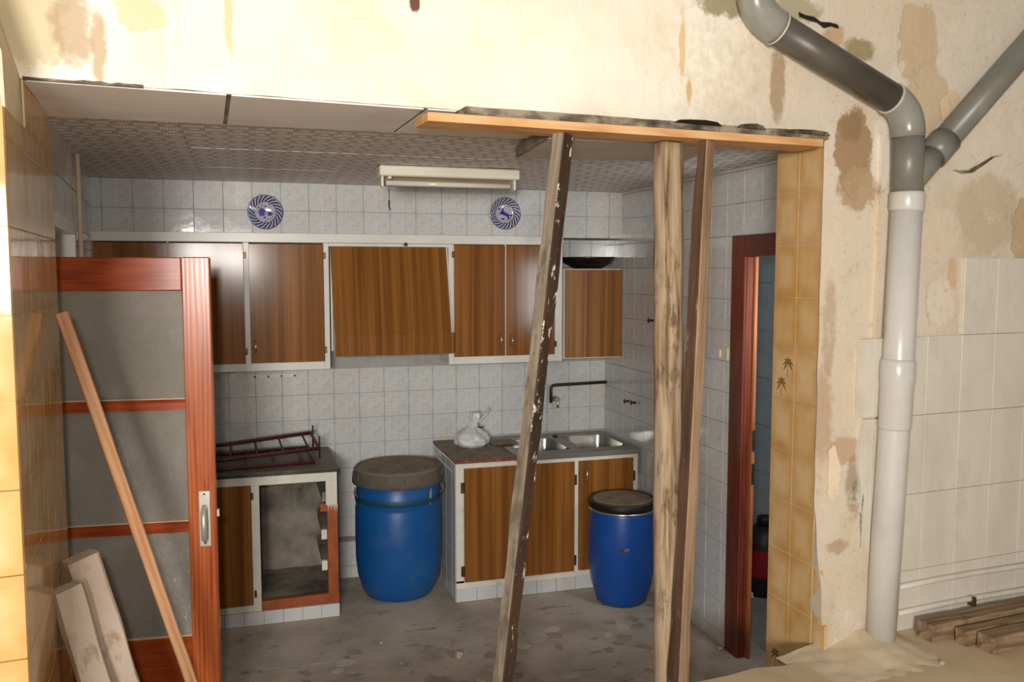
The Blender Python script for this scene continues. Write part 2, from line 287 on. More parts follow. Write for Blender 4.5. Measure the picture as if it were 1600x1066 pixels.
def plaster():
    t = NT('stained_old_plaster'); v = t.mapping()
    x, y, z = t.sep(v)
    nx = t.math('MULTIPLY', t.math('SUBTRACT', t.noise(v, 9, 7, .65), .5), .16)
    nz = t.math('MULTIPLY', t.math('SUBTRACT', t.noise(t.mapping(loc=(3, 1, 7)), 9, 7, .65), .5), .16)
    xx = t.math('ADD', x, nx); zz = t.math('ADD', z, nz)
    base = t.ramp(t.noise(v, 2.6, 7, .6), [(.3, srgb(246, 240, 226)), (.5, srgb(242, 232, 212)), (.68, srgb(234, 218, 190))])
    streak = t.step(t.noise(t.mapping((9, 1, .7)), 2, 5), .58, .75)
    c = t.mix(t.math('MULTIPLY', streak, .3), base, srgb(226, 196, 150))
    h = t.noise(v, 30, 6)
    fine = t.math('MULTIPLY', t.math('SUBTRACT', t.noise(v, 26, 8, .7), .5), 1.5)
    for (bx, bz, rx, rz, cc, st, ed) in BLOBS:
        k = min(1.0, min(rx, rz) / .08)
        X = t.math('ADD', t.math('MULTIPLY', x, 1 - k), t.math('MULTIPLY', xx, k)) if k < 1 else xx
        Z = t.math('ADD', t.math('MULTIPLY', z, 1 - k), t.math('MULTIPLY', zz, k)) if k < 1 else zz
        dx = t.math('DIVIDE', t.math('SUBTRACT', X, bx), rx); dz = t.math('DIVIDE', t.math('SUBTRACT', Z, bz), rz)
        d = t.math('SQRT', t.math('ADD', t.math('MULTIPLY', dx, dx), t.math('MULTIPLY', dz, dz)))
        d = t.math('ADD', d, t.math('MULTIPLY', fine, ed + .1))
        f = t.math('MULTIPLY', t.step(d, 1 + ed * .3, 1 - ed * .6), st)
        c = t.mix(f, c, srgb(*cc))
        if st >= .9: h = t.math('SUBTRACT', h, t.math('MULTIPLY', f, 1.1))
    sp = t.step(t.noise(v, 6.5, 10, .75), .55, .70)
    c = t.mix(t.math('MULTIPLY', sp, t.math('MULTIPLY', t.step(x, 1.5, 2.6), .75)), c, srgb(190, 164, 134))
    sp3 = t.step(t.noise(t.mapping(loc=(2, 8, 5)), 38, 6, .7), .56, .66)
    c = t.mix(t.math('MULTIPLY', sp3, t.math('MULTIPLY', t.step(x, 2.2, 2.7), .35)), c, srgb(176, 152, 126))
    sp2 = t.step(t.noise(t.mapping(loc=(9, 4, 2)), 4.5, 10, .7), .58, .64)
    c = t.mix(t.math('MULTIPLY', sp2, t.math('MULTIPLY', t.step(x, 2.3, 2.9), .6)), c, srgb(232, 222, 206))
    t.bump(h, .35, .008)
    return t.out(c, .9, .2)
MAT['plaster'] = plaster()

# ------------------------------------------------------------------ mesh helpers
class MB:
    def __init__(s): s.v = []; s.f = []; s.mi = []; s.smooth = set()
    def add(s, vs, fs, mi=0, smooth=False):
        b = len(s.v); s.v += [tuple(p) for p in vs]
        for f in fs:
            if smooth: s.smooth.add(len(s.f))
            s.f.append(tuple(i + b for i in f)); s.mi.append(mi)
        return s
    def box(s, x0, x1, y0, y1, z0, z1, c=0.0, mi=0):
        if x0 > x1: x0, x1 = x1, x0
        if y0 > y1: y0, y1 = y1, y0
        if z0 > z1: z0, z1 = z1, z0
        c = min(c, (x1 - x0) * .45, (y1 - y0) * .45, (z1 - z0) * .45)
        if c <= 0:
            vs = [(x, y, z) for x in (x0, x1) for y in (y0, y1) for z in (z0, z1)]
            return s.add(vs, [(0, 1, 3, 2), (4, 6, 7, 5), (0, 4, 5, 1), (2, 3, 7, 6), (0, 2, 6, 4), (1, 5, 7, 3)], mi)
        vs = []; idx = {}
        L = ((x0, x1), (y0, y1), (z0, z1))
        for i in (0, 1):
            for j in (0, 1):
                for k in (0, 1):
                    for a in range(3):
                        p = [L[0][i], L[1][j], L[2][k]]
                        for q in range(3):
                            if q != a: p[q] += c * (1 if (i, j, k)[q] == 0 else -1)
                        idx[(i, j, k, a)] = len(vs); vs.append(p)
        fs = []
        for a in range(3):
            o = [q for q in range(3) if q != a]
            for sgn in (0, 1):
                quad = []
                for (m, n_) in ((0, 0), (1, 0), (1, 1), (0, 1)):
                    t = [0, 0, 0]; t[a] = sgn; t[o[0]] = m; t[o[1]] = n_
                    quad.append(idx[(*t, a)])
                fs.append(quad)
        for a in range(3):          # edge chamfers along axis a
            o = [q for q in range(3) if q != a]
            for m in (0, 1):
                for n_ in (0, 1):
                    t0 = [0, 0, 0]; t0[o[0]] = m; t0[o[1]] = n_; t1 = list(t0); t1[a] = 1
                    fs.append([idx[(*t0, o[0])], idx[(*t0, o[1])], idx[(*t1, o[1])], idx[(*t1, o[0])]])
        for i in (0, 1):
            for j in (0, 1):
                for k in (0, 1): fs.append([idx[(i, j, k, 0)], idx[(i, j, k, 1)], idx[(i, j, k, 2)]])
        return s.add(vs, fs, mi)
    def prism(s, poly, axis, a0, a1, mi=0):   # poly in the other two axes (in order)
        n = len(poly); vs = []
        for a in (a0, a1):
            for (p, q) in poly:
                vs.append((a, p, q) if axis == 0 else (p, a, q) if axis == 1 else (p, q, a))
        fs = [tuple(range(n)), tuple(range(2 * n - 1, n - 1, -1))] + [(i, n + i, n + (i + 1) % n, (i + 1) % n) for i in range(n)]
        return s.add(vs, fs, mi)
    def lathe(s, prof, cx=0, cy=0, n=48, mi=0, cap=True):   # prof: (r, z)
        vs = []; fs = []
        for (r, z) in prof:
            for i in range(n):
                a = 2 * math.pi * i / n; vs.append((cx + r * math.cos(a), cy + r * math.sin(a), z))
        for k in range(len(prof) - 1):
            for i in range(n):
                j = (i + 1) % n; fs.append((k * n + i, k * n + j, (k + 1) * n + j, (k + 1) * n + i))
        b = len(s.v); s.add(vs, fs, mi, True)
        if cap:
            s.f.append(tuple(b + i for i in range(n - 1, -1, -1))); s.mi.append(mi)
            s.f.append(tuple(b + (len(prof) - 1) * n + i for i in range(n))); s.mi.append(mi)
        return s
    def tube(s, pts, rad, n=12, mi=0, cap=True):
        pts = [Vector(p) for p in pts]; m = len(pts)
        rs = rad if isinstance(rad, (list, tuple)) else [rad] * m
        up = None; vs = []
        for k in range(m):
            d = (pts[min(k + 1, m - 1)] - pts[max(k - 1, 0)]).normalized()
            if up is None:
                up = Vector((0, 0, 1)) if abs(d.z) < .9 else Vector((1, 0, 0))
            up = (up - d * up.dot(d)).normalized(); sd = d.cross(up)
            for i in range(n):
                a = 2 * math.pi * i / n
                vs.append(pts[k] + (up * math.cos(a) + sd * math.sin(a)) * rs[k])
        fs = []
        for k in range(m - 1):
            for i in range(n):
                j = (i + 1) % n; fs.append((k * n + i, k * n + j, (k + 1) * n + j, (k + 1) * n + i))
        b = len(s.v); s.add(vs, fs, mi, True)
        if cap:
            s.f.append(tuple(b + i for i in range(n - 1, -1, -1))); s.mi.append(mi)
            s.f.append(tuple(b + (m - 1) * n + i for i in range(n))); s.mi.append(mi)
        return s
    def grid(s, fn, nu, nv, mi=0, smooth=True):
        vs = [fn(i / nu, j / nv) for j in range(nv + 1) for i in range(nu + 1)]
        fs = [(j * (nu + 1) + i, j * (nu + 1) + i + 1, (j + 1) * (nu + 1) + i + 1, (j + 1) * (nu + 1) + i) for j in range(nv) for i in range(nu)]
        return s.add(vs, fs, mi, smooth)
    def mesh(s, name, mats, off=(0, 0, 0)):
        me = bpy.data.meshes.new(name)
        me.from_pydata([(p[0] - off[0], p[1] - off[1], p[2] - off[2]) for p in s.v], [], s.f)
        for m in mats: me.materials.append(MAT[m])
        for i, p in enumerate(me.polygons):
            p.material_index = s.mi[i]; p.use_smooth = i in s.smooth
        import bmesh
        bm = bmesh.new(); bm.from_mesh(me); bmesh.ops.recalc_face_normals(bm, faces=bm.faces); bm.to_mesh(me); bm.free()
        me.update(); return me
def tag(o, label=None, cat=None, group=None, kind=None):
    if label: o['label'] = label
    if cat: o['category'] = cat
    if group: o['group'] = group
    if kind: o['kind'] = kind
    return o
def link(name, me, parent=None, loc=(0, 0, 0), rot=(0, 0, 0), scale=(1, 1, 1)):
    o = bpy.data.objects.new(name, me); col.objects.link(o)
    o.location = loc; o.rotation_euler = rot; o.scale = scale
    if parent: o.parent = parent
    return o
def thing(name, label, cat, loc=(0, 0, 0), rz=0, group=None, kind=None):
    o = link(name, None, None, loc, (0, 0, rz)); o.empty_display_size = .1
    return tag(o, label, cat, group, kind)
def part(parent, name, mb, mats, label=None):
    """a part whose coordinates are given in the frame of the thing's own base"""
    o = link(name, mb.mesh(name, mats if isinstance(mats, (list, tuple)) else [mats]), parent)
    if label: o['label'] = label
    return o
def solo(name, mb, mats, label, cat, loc=(0, 0, 0), rot=(0, 0, 0), group=None, kind=None, off=None):
    off = off if off is not None else loc
    o = link(name, mb.mesh(name, mats if isinstance(mats, (list, tuple)) else [mats], off), None, loc, rot)
    return tag(o, label, cat, group, kind)

# ------------------------------------------------------------------ the place: dimensions
YB, XR, ZC = 5.25, 2.235, 2.36           # back wall, right wall, ceiling
YBH, ZBH = 5.0, 2.075                    # tiled bulkhead above the cupboards
FA = Vector((-.531, 2.488, 0)); FROT = math.atan2(.0852, .9964)   # front wall: left corner of the opening, heading
FE = Vector((math.cos(FROT), math.sin(FROT), 0)); FN = Vector((-math.sin(FROT), math.cos(FROT), 0))
def fw(u, v, z): return FA + FE * u + FN * v + Vector((0, 0, z))
ZP = .46                                  # raised floor in front

# ------------------------------------------------------------------ setting
fl = solo('floor', MB().box(-1.9, 2.40, 2.2, 5.35, -.12, 0), 'floor', 'dusty kitchen floor of broken marble terrazzo', 'floor', kind='structure')
def chip(i):
    mb = MB(); k = random.choice((4, 5, 5, 6)); a0 = random.random() * 6.28; rx = random.uniform(.028, .062); ry = rx * random.uniform(.5, 1.0)
    pts = []
    for j in range(k):
        a = 2 * math.pi * (j + random.uniform(-.25, .25)) / k; r = random.uniform(.75, 1.1)
        p = Vector((math.cos(a) * rx * r, math.sin(a) * ry * r)); pts.append((p.x * math.cos(a0) - p.y * math.sin(a0), p.x * math.sin(a0) + p.y * math.cos(a0)))
    mb.prism(pts, 2, 0, 1)
    return mb
chips = [chip(i).mesh('marble_chip', [random.choice(('chip_a', 'chip_b', 'chip_b', 'chip_c', 'chip_c'))]) for i in range(40)]
cnt = 0
gy = 2.68
while gy < 4.25:
    gx = -.25
    while gx < 2.15:
        x = gx + random.uniform(-.04, .04); y = gy + random.uniform(-.04, .04)
        if random.random() < .72 and cnt < 290 and x / y > -.1 and not (x > 1.45 and y < 2.75):
            link('marble_chip', random.choice(chips), fl, (x, y, 0), (0, 0, random.random() * 6.28), (1, 1, random.uniform(.0008, .0016))); cnt += 1
        gx += .115
    gy += .105

# raised floor in front of the opening
pe = [(-2.4, 2.36), (-.5, 2.385), (.5, 2.46), (1.2, 2.46), (1.38, 2.49), (1.45, 2.575), (1.58, 2.588), (1.70, 2.612), (1.80, 2.596), (1.90, 2.607), (1.985, 2.66), (2.06, 2.76), (2.3, 2.80), (6.0, 3.2), (6.0, -3.0), (-2.4, -3.0)]
solo('floor_front', MB().prism(pe, 2, -.12, ZP), 'dust_floor', 'raised dusty beige floor in front of the opening', 'floor', kind='structure')

# back wall and bulkhead
tilem = MB().box(-.0735, .0735, -.0745, .0745, -.004, .004, .0015).mesh('wall_tile', ['tile'])
def tile_at(parent, c, face, w_, h_, base=(.147, .149), me=tilem, name='wall_tile', j=.0006):
    """one tile: centre c, face normal 'y' (towards -Y), 'x' (towards -X) or a heading angle"""
    ang = {'y': 0, 'x': -math.pi / 2}.get(face, face)
    o = link(name, me, parent, (c[0], c[1], c[2]), (R(90) + random.uniform(-1, 1) * .004, 0, ang + random.uniform(-1, 1) * .004), (w_ / base[0], h_ / base[1], 1))
    return o
wb = solo('wall_back', MB().box(-1.2, 2.40, YB, YB + .12, 0, ZC + .1), 'grout', 'white tiled back wall of the kitchen', 'wall', kind='structure')
def span(a, b, o, p):   # cells of pitch p (offset o) clipped to a..b
    k = math.floor((a - o) / p); r = []
    while o + k * p < b - 1e-6:
        x0, x1 = max(a, o + k * p), min(b, o + (k + 1) * p)
        if x1 - x0 > .012: r.append((x0, x1))
        k += 1
    return r
G = .0018
for z0, z1 in span(0, 2.07, .836 - .152 * 6, .152):
    for x0, x1 in span(-.35, XR, .478 - .15 * 20, .15):
        xm, zm = (x0 + x1) / 2, (z0 + z1) / 2
        see = (zm > .8 and zm < 1.36 and x1 > -.3) or (.40 < x1 and x0 < 1.1 and zm < .9) or (x1 > 1.83 and zm > 1.85)
        if see: tile_at(wb, (xm, YB - .002, zm), 'y', x1 - x0 - G, z1 - z0 - G)
wu = solo('wall_upper', MB().box(-.80, XR, YBH, YB, ZBH, ZC), 'grout', 'tiled bulkhead strip above the wall cupboards', 'wall', kind='structure')
for z0, z1 in ((ZBH, 2.206), (2.206, ZC)):
    for x0, x1 in span(-.80, XR, -.724 - .151, .151):
        tile_at(wu, ((x0 + x1) / 2, YBH - .002, (z0 + z1) / 2), 'y', x1 - x0 - G, z1 - z0 - G)
# right wall with a doorway
DY0, DY1, DZ = 2.99, 3.69, 2.0405
mb = MB().box(XR, XR + .05, DY1 - .09, YB, 0, ZC + .1).box(XR, XR + .05, 2.9, DY1, DZ, ZC + .1).box(XR, XR + .12, 2.75, DY0 - .05, 0, DZ)
wr = solo('wall_right', mb, 'grout', 'white tiled right wall of the kitchen with the doorway', 'wall', kind='structure')
for z0, z1 in span(0, ZC, 2.192 - .152 * 20, .152):
    for y0, y1 in span(3.0, YB, YB - .15 * 20, .15):
        if y0 < DY1 and z0 < DZ:
            if y1 <= DY1 + .02 and z1 <= DZ + .02: continue
            if y1 > DY1 + .02: y0 = DY1
            else: z0 = DZ
        if z1 - z0 < .012 or (z1 < .78 and y0 > 4.66): continue
        tile_at(wr, (XR - .002, (y0 + y1) / 2, (z0 + z1) / 2), 'x', y1 - y0 - G, z1 - z0 - G)
# left wall: cream tiled pier, doorway, and the tiled strip above it
mb = MB()
for (v0, v1, z0, z1, ul) in ((-.3035, .58, 0, 2.235, -1.6), (.021, .58, 2.235, ZC + .5, -.3)):
    a = [fw(ul, v0, 0), fw(-.0035, v0, 0), fw(-.0035, v1, 0), fw(-.3, v1, 0)]
    mb.prism([(p.x, p.y) for p in a], 2, z0, z1)
wl = solo('wall_left', mb, 'grout_cream', 'cream tiled pier and wall left of the opening', 'wall', kind='structure')
creamm = MB().box(-.0735, .0735, -.0985, .0985, -.006, .006, .0012).mesh('cream_tile', ['cream'])
zrows = [(max(.0, 1.772 - .198 * (k + 1)), 1.772 - .198 * k) for k in range(-3, 10)]
zrows = [(a, min(b, 2.235)) for a, b in zrows if a < 2.22 and b > .02]
for (z0, z1) in zrows:
    for v0, v1 in span(-.300, .58, -.302, .147):
        p = fw(-.007, (v0 + v1) / 2, (z0 + z1) / 2)
        tile_at(wl, p, FROT + math.pi / 2, v1 - v0 - .0006, z1 - z0 - .0024, (.147, .197), creamm, 'cream_tile')
    for u0, u1 in span(-.75, -.001, -.75 - .001, .15):
        p = fw((u0 + u1) / 2, -.307, (z0 + z1) / 2)
        tile_at(wl, p, FROT, u1 - u0 - .002, z1 - z0 - .002, (.147, .197), creamm, 'cream_tile')
for v0, v1 in span(.022, .58, -.302, .147):
    tile_at(wl, fw(-.007, (v0 + v1) / 2, 2.2935), FROT + math.pi / 2, v1 - v0 - .002, .113, (.147, .197), creamm, 'cream_tile')
# plaster above the pier (leaning back to the left)
mb = MB()
q0 = [fw(-1.6, -.26, 2.236), fw(-.004, -.26, 2.236), fw(-.004, .02, 2.236), fw(-1.6, .02, 2.236)]
q1 = [fw(-1.6, -.26, 3.4), fw(-.30, -.26, 3.4), fw(-.30, .02, 3.4), fw(-1.6, .02, 3.4)]
qm = [fw(-1.6, -.26, 2.36), fw(-.006, -.26, 2.36), fw(-.006, .02, 2.36), fw(-1.6, .02, 2.36)]
mb.add([tuple(p) for p in q0 + qm + q1], [(3, 2, 1, 0), (8, 9, 10, 11)] + [(i + 4 * k, (i + 1) % 4 + 4 * k, (i + 1) % 4 + 4 * (k + 1), i + 4 * (k + 1)) for k in (0, 1) for i in range(4)])
solo('wall_left_upper', mb, 'dust_white', 'plastered wall above the cream tiled pier', 'wall', kind='structure')
ob = link('brick_stub', MB().box(-.16, -.02, -.018, .018, 0, .03, .004).mesh('brick_stub', ['maroon']), None, fw(0, -.283, 2.237), (0, 0, FROT)); tag(ob, 'dark red brick fragment on top of the cream tiled pier', 'brick')
# kitchen left wall: doorway between v .58 and 1.47, header above, solid beyond
def lw(v, z, d=0):  # point on the kitchen's left wall line
    a = fw(-.02, .58, 0); b = Vector((-.80, YB, 0)); t = (v - .58) / (YB - a.y)
    p = a.lerp(b, t); nrm = Vector((b - a)).normalized(); nrm = Vector((nrm.y, -nrm.x, 0))
    return p + nrm * d + Vector((0, 0, z))
mb = MB()
for (v0, v1, z0, z1) in ((.58, 1.47, 2.045, ZC + .1), (1.47, 2.76, 0, ZC + .1)):
    pl = [lw(v0, 0), lw(v1, 0), lw(v1, 0, -.25), lw(v0, 0, -.25)]
    mb.prism([(p.x, p.y) for p in pl], 2, z0, z1)
wk = solo('wall_left_kitchen', mb, 'grout', 'tiled left wall of the kitchen over the open doorway', 'wall', kind='structure')
la = math.atan2((lw(2.7, 0) - lw(.6, 0)).y, (lw(2.7, 0) - lw(.6, 0)).x)
for (z0, z1) in ((2.05, 2.205), (2.207, ZC)):
    for v0, v1 in span(.59, 2.74, .59, .15):
        tile_at(wk, lw((v0 + v1) / 2, (z0 + z1) / 2, .002), la, v1 - v0 - G, z1 - z0 - G)
for z0, z1 in span(.0, 2.05, .0, .152):
    for v0, v1 in span(1.50, 2.74, 1.49, .15):
        if z1 > 1.2: tile_at(wk, lw((v0 + v1) / 2, (z0 + z1) / 2, .002), la, v1 - v0 - G, z1 - z0 - G)
# white casing of that doorway
def lbox(mb, v0, v1, z0, z1, d0, d1):
    pl = [lw(v0, 0, d0), lw(v1, 0, d0), lw(v1, 0, d1), lw(v0, 0, d1)]
    return mb.prism([(p.x, p.y) for p in pl], 2, z0, z1)
solo('trim_1', lbox(lbox(MB(), .60, 1.50, 2.02, 2.07, -.20, .008), 1.43, 1.475, 0, 2.03, -.20, .008), 'white_paint', 'white casing around the left doorway', 'trim', kind='structure')
solo('conduit', MB().tube([lw(1.52, z, .022) for z in (1.75, 1.95, 2.15, ZC - .002)], .009, 10), 'dust_floor', 'thin ivory conduit rising to the ceiling in the left corner', 'conduit')

# ceiling of patterned tiles
cl = solo('ceiling', MB().box(-1.0, 2.36, 3.03, YB + .1, ZC + .008, ZC + .1), 'board', 'kitchen ceiling lined with patterned tiles', 'ceiling', kind='structure')
cys = [3.045, 3.70, 4.35, 5.00]
for i in range(3):
    for x0, x1 in span(-.86, XR, -.86, .65):
        mb = MB().box(-(x1 - x0) / 2 + .0004, (x1 - x0) / 2 - .0004, -.3244, .3244, 0, .009, .001)
        link('ceiling_tile', mb.mesh('ceiling_tile', ['ceiling']), cl, ((x0 + x1) / 2, cys[i] + .325, ZC + random.uniform(-.0015, .001)))

# front wall: lintel over the opening and the wall to its right; built in its own frame (x along the wall, y into it)
def rough(u, z): return (mnoise.noise(Vector((u * 3, z * 3, 1.7))) * .010 + mnoise.noise(Vector((u * 14, z * 14, 5))) * .003)
ZL = 2.355
mb = MB()
def lint(i, j):
    u = -.5 + i * 3.09; z = ZL + .004 * mnoise.noise(Vector((u * 9, 0, 0))) * (1 - j) + j * (3.3 - ZL)
    return (u, (0 if j < .01 else rough(u, z)), z)
mb.grid(lint, 140, 34)
def pier(i, j):
    u = 2.535 + i * 3.2; z = j * 3.3
    toe = max(0, 1 - max(0, z - .46) / .55) * max(0, 1 - i * 3.2 / .45)
    y = rough(u, z) * min(1, i * 30) - .085 * toe * (1 + .3 * mnoise.noise(Vector((u * 8, z * 6, 3))))
    if z > ZL and i < .012: u += .0
    return (u + ((.004 + .016 * max(0, min(1, (1.15 - z) * 3))) * mnoise.noise(Vector((0, z * 7, 2))) if i == 0 else 0), y, z)
mb.grid(pier, 110, 120)
# soffit, back and jamb faces
def loc(p): d = Vector(p) - FA; return (d.dot(FE), d.dot(FN), p[2])
s0, s1, s2, s3 = (-.012, 0, ZL), (2.60, 0, ZL), loc((2.10, 3.045, ZL)), loc((-.60, 3.045, ZL))
t2, t3 = (s2[0], s2[1], 3.3), (s3[0], s3[1], 3.3)
mb.add([s0, s1, s2, s3, t2, t3], [(0, 1, 2, 3), (3, 2, 4, 5)])
jb = [loc((2.0025, 2.706, 0)), loc((2.0025, 3.0, 0)), loc((2.25, 3.0, 0)), loc((2.25, 2.706, 0))]
mb.add([(p[0], p[1], z) for z in (0, ZL + .02) for p in jb], [(0, 1, 5, 4), (1, 2, 6, 5), (2, 3, 7, 6)])
mb.grid(lambda i, j: (lambda p: p if i == 0 else (p[0] + .012 * i, .02, p[2]))(pier(0, j)), 1, 120)
wf = solo('wall_front', mb, 'plaster', 'stained peeling plaster wall with the lintel over the opening', 'wall', kind='structure')
wf.location = FA; wf.rotation_euler = (0, 0, FROT)
# grey soffit panels under the lintel
def sof(a, b):
    p = [loc((a[0], FA.y + (a[0] - FA.x) * .0855 + .012, 0)), loc((b[0], FA.y + (b[0] - FA.x) * .0855 + .012, 0)), loc((b[1], 3.043, 0)), loc((a[1], 3.043, 0))]
    return MB().prism([(q[0], q[1]) for q in p], 2, ZL - .004, ZL + .001)
for a, b in (((-.525, -.585), (-.045, -.067)), ((-.032, -.054), (.512, .490)), ((.524, .502), (1.25, 1.235)), ((1.262, 1.247), (2.0, 2.0))):
    link('soffit_panel', sof(a, b).mesh('soffit_panel', ['soffit']), wf)
for a, b in (((-.046, -.068), (-.031, -.053)), ((.511, .489), (.525, .503)), ((1.249, 1.234), (1.263, 1.248))):
    o_ = link('soffit_joint', sof(a, b).mesh('soffit_joint', ['cement']), wf); o_.location.z = .0025
# cream tiles of the jamb on the right (plane X = 2.0)
XJ = 2.0
zj = [(2.172 - .2005 * (k + 1), 2.172 - .2005 * k) for k in range(-1, 11)]
for (z0, z1) in zj:
    z0, z1 = max(z0, .0), min(z1, ZL - .004)
    if z1 - z0 < .02: continue
    cols = [(2.709, 2.852), (2.852, 3.0)]
    if z1 < .95: cols.append((2.704 - (.012 + .075 * min(1, (.95 - z1) / .45)), 2.704))
    for (y0, y1) in cols:
        p = Vector((XJ + .006, (y0 + y1) / 2, (z0 + z1) / 2)); q = loc(p)
        o = link('cream_tile', creamm, wf, q, (R(90), 0, -math.pi / 2 - FROT), ((y1 - y0 - .0026) / .147, (z1 - z0 - .0026) / .197, 1))
        o.rotation_euler[2] += random.uniform(-.004, .004)
# palm print on two of those tiles
def palm(cy, cz, s=1.0):
    mb = MB()
    for k, a in enumerate((10, 50, 90, 135, 175, 215, -30)):
        L_ = .024 * s; a = R(a); w_ = .0035 * s
        d = Vector((math.cos(a), math.sin(a))); n_ = Vector((-d.y, d.x))
        pts = [Vector((0, 0)), d * L_ * .5 + n_ * w_, d * L_ + Vector((0, -.008 * s)), d * L_ * .5 - n_ * w_]
        mb.prism([(cy - p.x, cz + p.y) for p in pts], 0, -.0002, .0004)
    mb.prism([(cy - .001, cz), (cy + .001, cz), (cy + .004, cz - .035 * s), (cy + .001, cz - .035 * s)], 0, -.0002, .0004)
    return mb
mb = MB()
for (cy, cz) in ((2.895, 1.515), (2.935, 1.435), (2.93, .335)):
    m2 = palm(cy, cz, 1.55); mb.add([tuple(loc((XJ - .0005 + p[0], p[1], p[2]))) for p in m2.v], m2.f)
part(wf, 'palm_print', mb, 'motif', 'brown palm print on the cream tiles')
# painted tiles low on the wall to the right
def ptile(u0, u1, z0, z1, cut=None):
    if cut: mb = MB().prism(cut, 1, -.016, .004)
    else: mb = MB().box(u0 + .0005, u1 - .0005, -.016 + random.uniform(-.0006, .0006), .004, z0 + .0008, z1 - .0008, .0012)
    o = link('painted_tile', mb.mesh('painted_tile', ['painted_tile']), wf); return o
us = [3.052 + .18 * k for k in range(0, 11)]
zs = [(1.622, 1.925), (1.315, 1.622), (1.005, 1.315), (.70, 1.005), (.46, .70)]
for r, (z0, z1) in enumerate(zs):
    for k in range(10):
        if r == 0 and us[k] < 3.2: continue
        ptile(us[k], us[k + 1], z0, z1)
    if r > 0: ptile(2.90, 3.052, z0, z1)
ptile(0, 0, 0, 0, [(2.722, 1.325), (2.90, 1.318), (2.90, 1.62), (2.722, 1.618)])
ptile(0, 0, 0, 0, [(2.75, 1.315), (2.90, 1.31), (2.90, 1.0), (2.765, .70), (2.752, .86), (2.742, 1.06), (2.728, 1.12), (2.725, 1.19)])
mb = MB()
for (u, z, h_) in ((2.748, .93, .08), (2.746, .82, .05), (2.752, 1.0, .03), (2.715, 1.05, .04)):
    mb.prism([(u - .001, z - h_), (u + .0005, z - h_ * .8), (u + .003, z + h_ * .6), (u + .001, z + h_), (u - .001, z + h_ * .2)], 1, -.0185, -.004)
MAT['green'] = mottle('green_paint_trace', [(.42, srgb(84, 140, 116)), (.55, srgb(170, 168, 148))], 60, rough=.8)
part(wf, 'paint_trace', mb, 'green', 'green paint left on the broken tile edge')
# ragged brown edge where the lintel plaster has crumbled
up = [(.0 + .02 * k, ZL + .002 + .005 * random.random()) for k in range(15)]
mb = MB().prism([(p[0], ZL - .003) for p in up] + up[::-1], 1, -.004, .004)
part(wf, 'broken_edge', mb, 'dirty_plank', 'ragged brown broken edge')
mb = MB().prism([(3.16, 2.262), (3.21, 2.250), (3.26, 2.256), (3.31, 2.282), (3.37, 2.318), (3.43, 2.335), (3.36, 2.322), (3.29, 2.286), (3.24, 2.264), (3.20, 2.262)], 1, -.008, .004)
part(wf, 'split', mb, 'dirty_plank', 'curved crack in the plaster')
# black split in the plaster, top right
mb = MB(); pts = [(2.405, 2.775), (2.43, 2.768), (2.47, 2.766), (2.50, 2.752), (2.54, 2.754), (2.575, 2.750), (2.582, 2.738), (2.55, 2.742), (2.52, 2.733), (2.49, 2.748), (2.45, 2.753), (2.41, 2.760)]
mb.prism(pts, 1, -.006, .004)
part(wf, 'split', mb, 'black_plastic', 'black split in the plaster')
# ------------------------------------------------------------------ room beyond the doorway on the right
solo('floor_far_room', MB().box(2.40, 3.9, 2.9, 6.6, -.12, -.01), 'dark_floor', 'dark grey floor of the room beyond the doorway', 'floor', kind='structure')
mb = MB().box(3.1, 3.2, 2.9, 6.5, -.01, 2.5).box(2.36, 3.2, 6.4, 6.5, -.01, 2.5).box(2.36, 3.2, 2.9, 6.5, 2.4, 2.5).box(2.36, 3.2, 2.85, 2.92, 0, 2.5)
wf2 = solo('wall_far_room', mb, 'grout', 'blue grey tiled wall of the room beyond the doorway', 'wall', kind='structure')
btile = MB().box(-.0985, .0985, -.1485, .1485, -.003, .003, .001).mesh('blue_tile', ['blue_room'])
for k in range(8):
    for i in range(8):
        link('blue_tile', btile, wf2, (3.098, 4.0 + .2 * i, .15 + .3 * k), (R(90), 0, -math.pi / 2))
# door frame of that doorway
df = thing('door_2', 'dark red wooden door frame in the right wall', 'door frame', (XR, DY1, 0), kind='structure')
part(df, 'casing', MB().box(-.012, .0, -.115, .005, 0, DZ, .004), 'frame_wood')
part(df, 'casing', MB().box(-.018, .0, -.75, -.115, DZ - .10, DZ, .004), 'frame_wood')
part(df, 'jamb', MB().box(.0, .05, -.115, -.085, 0, DZ - .10, .003), 'frame_wood')
part(df, 'jamb_stop', MB().box(.032, .05, -.135, -.112, 0, DZ - .1, .003), 'raw_jamb')
part(df, 'jamb', MB().box(.0, .05, -.75, -.085, DZ - .10, DZ - .07, .003), 'frame_wood')
part(df, 'casing', MB().box(-.018, .0, -.76, -.69, 0, DZ - .1, .004), 'frame_wood')
lp = part(df, 'lock_plate', MB().box(.034, .048, -.141, -.134, 1.02, 1.12, .001), 'black_metal')
part(df, 'lock_plate', MB().box(.034, .048, -.141, -.134, .86, .96, .001), 'black_metal')
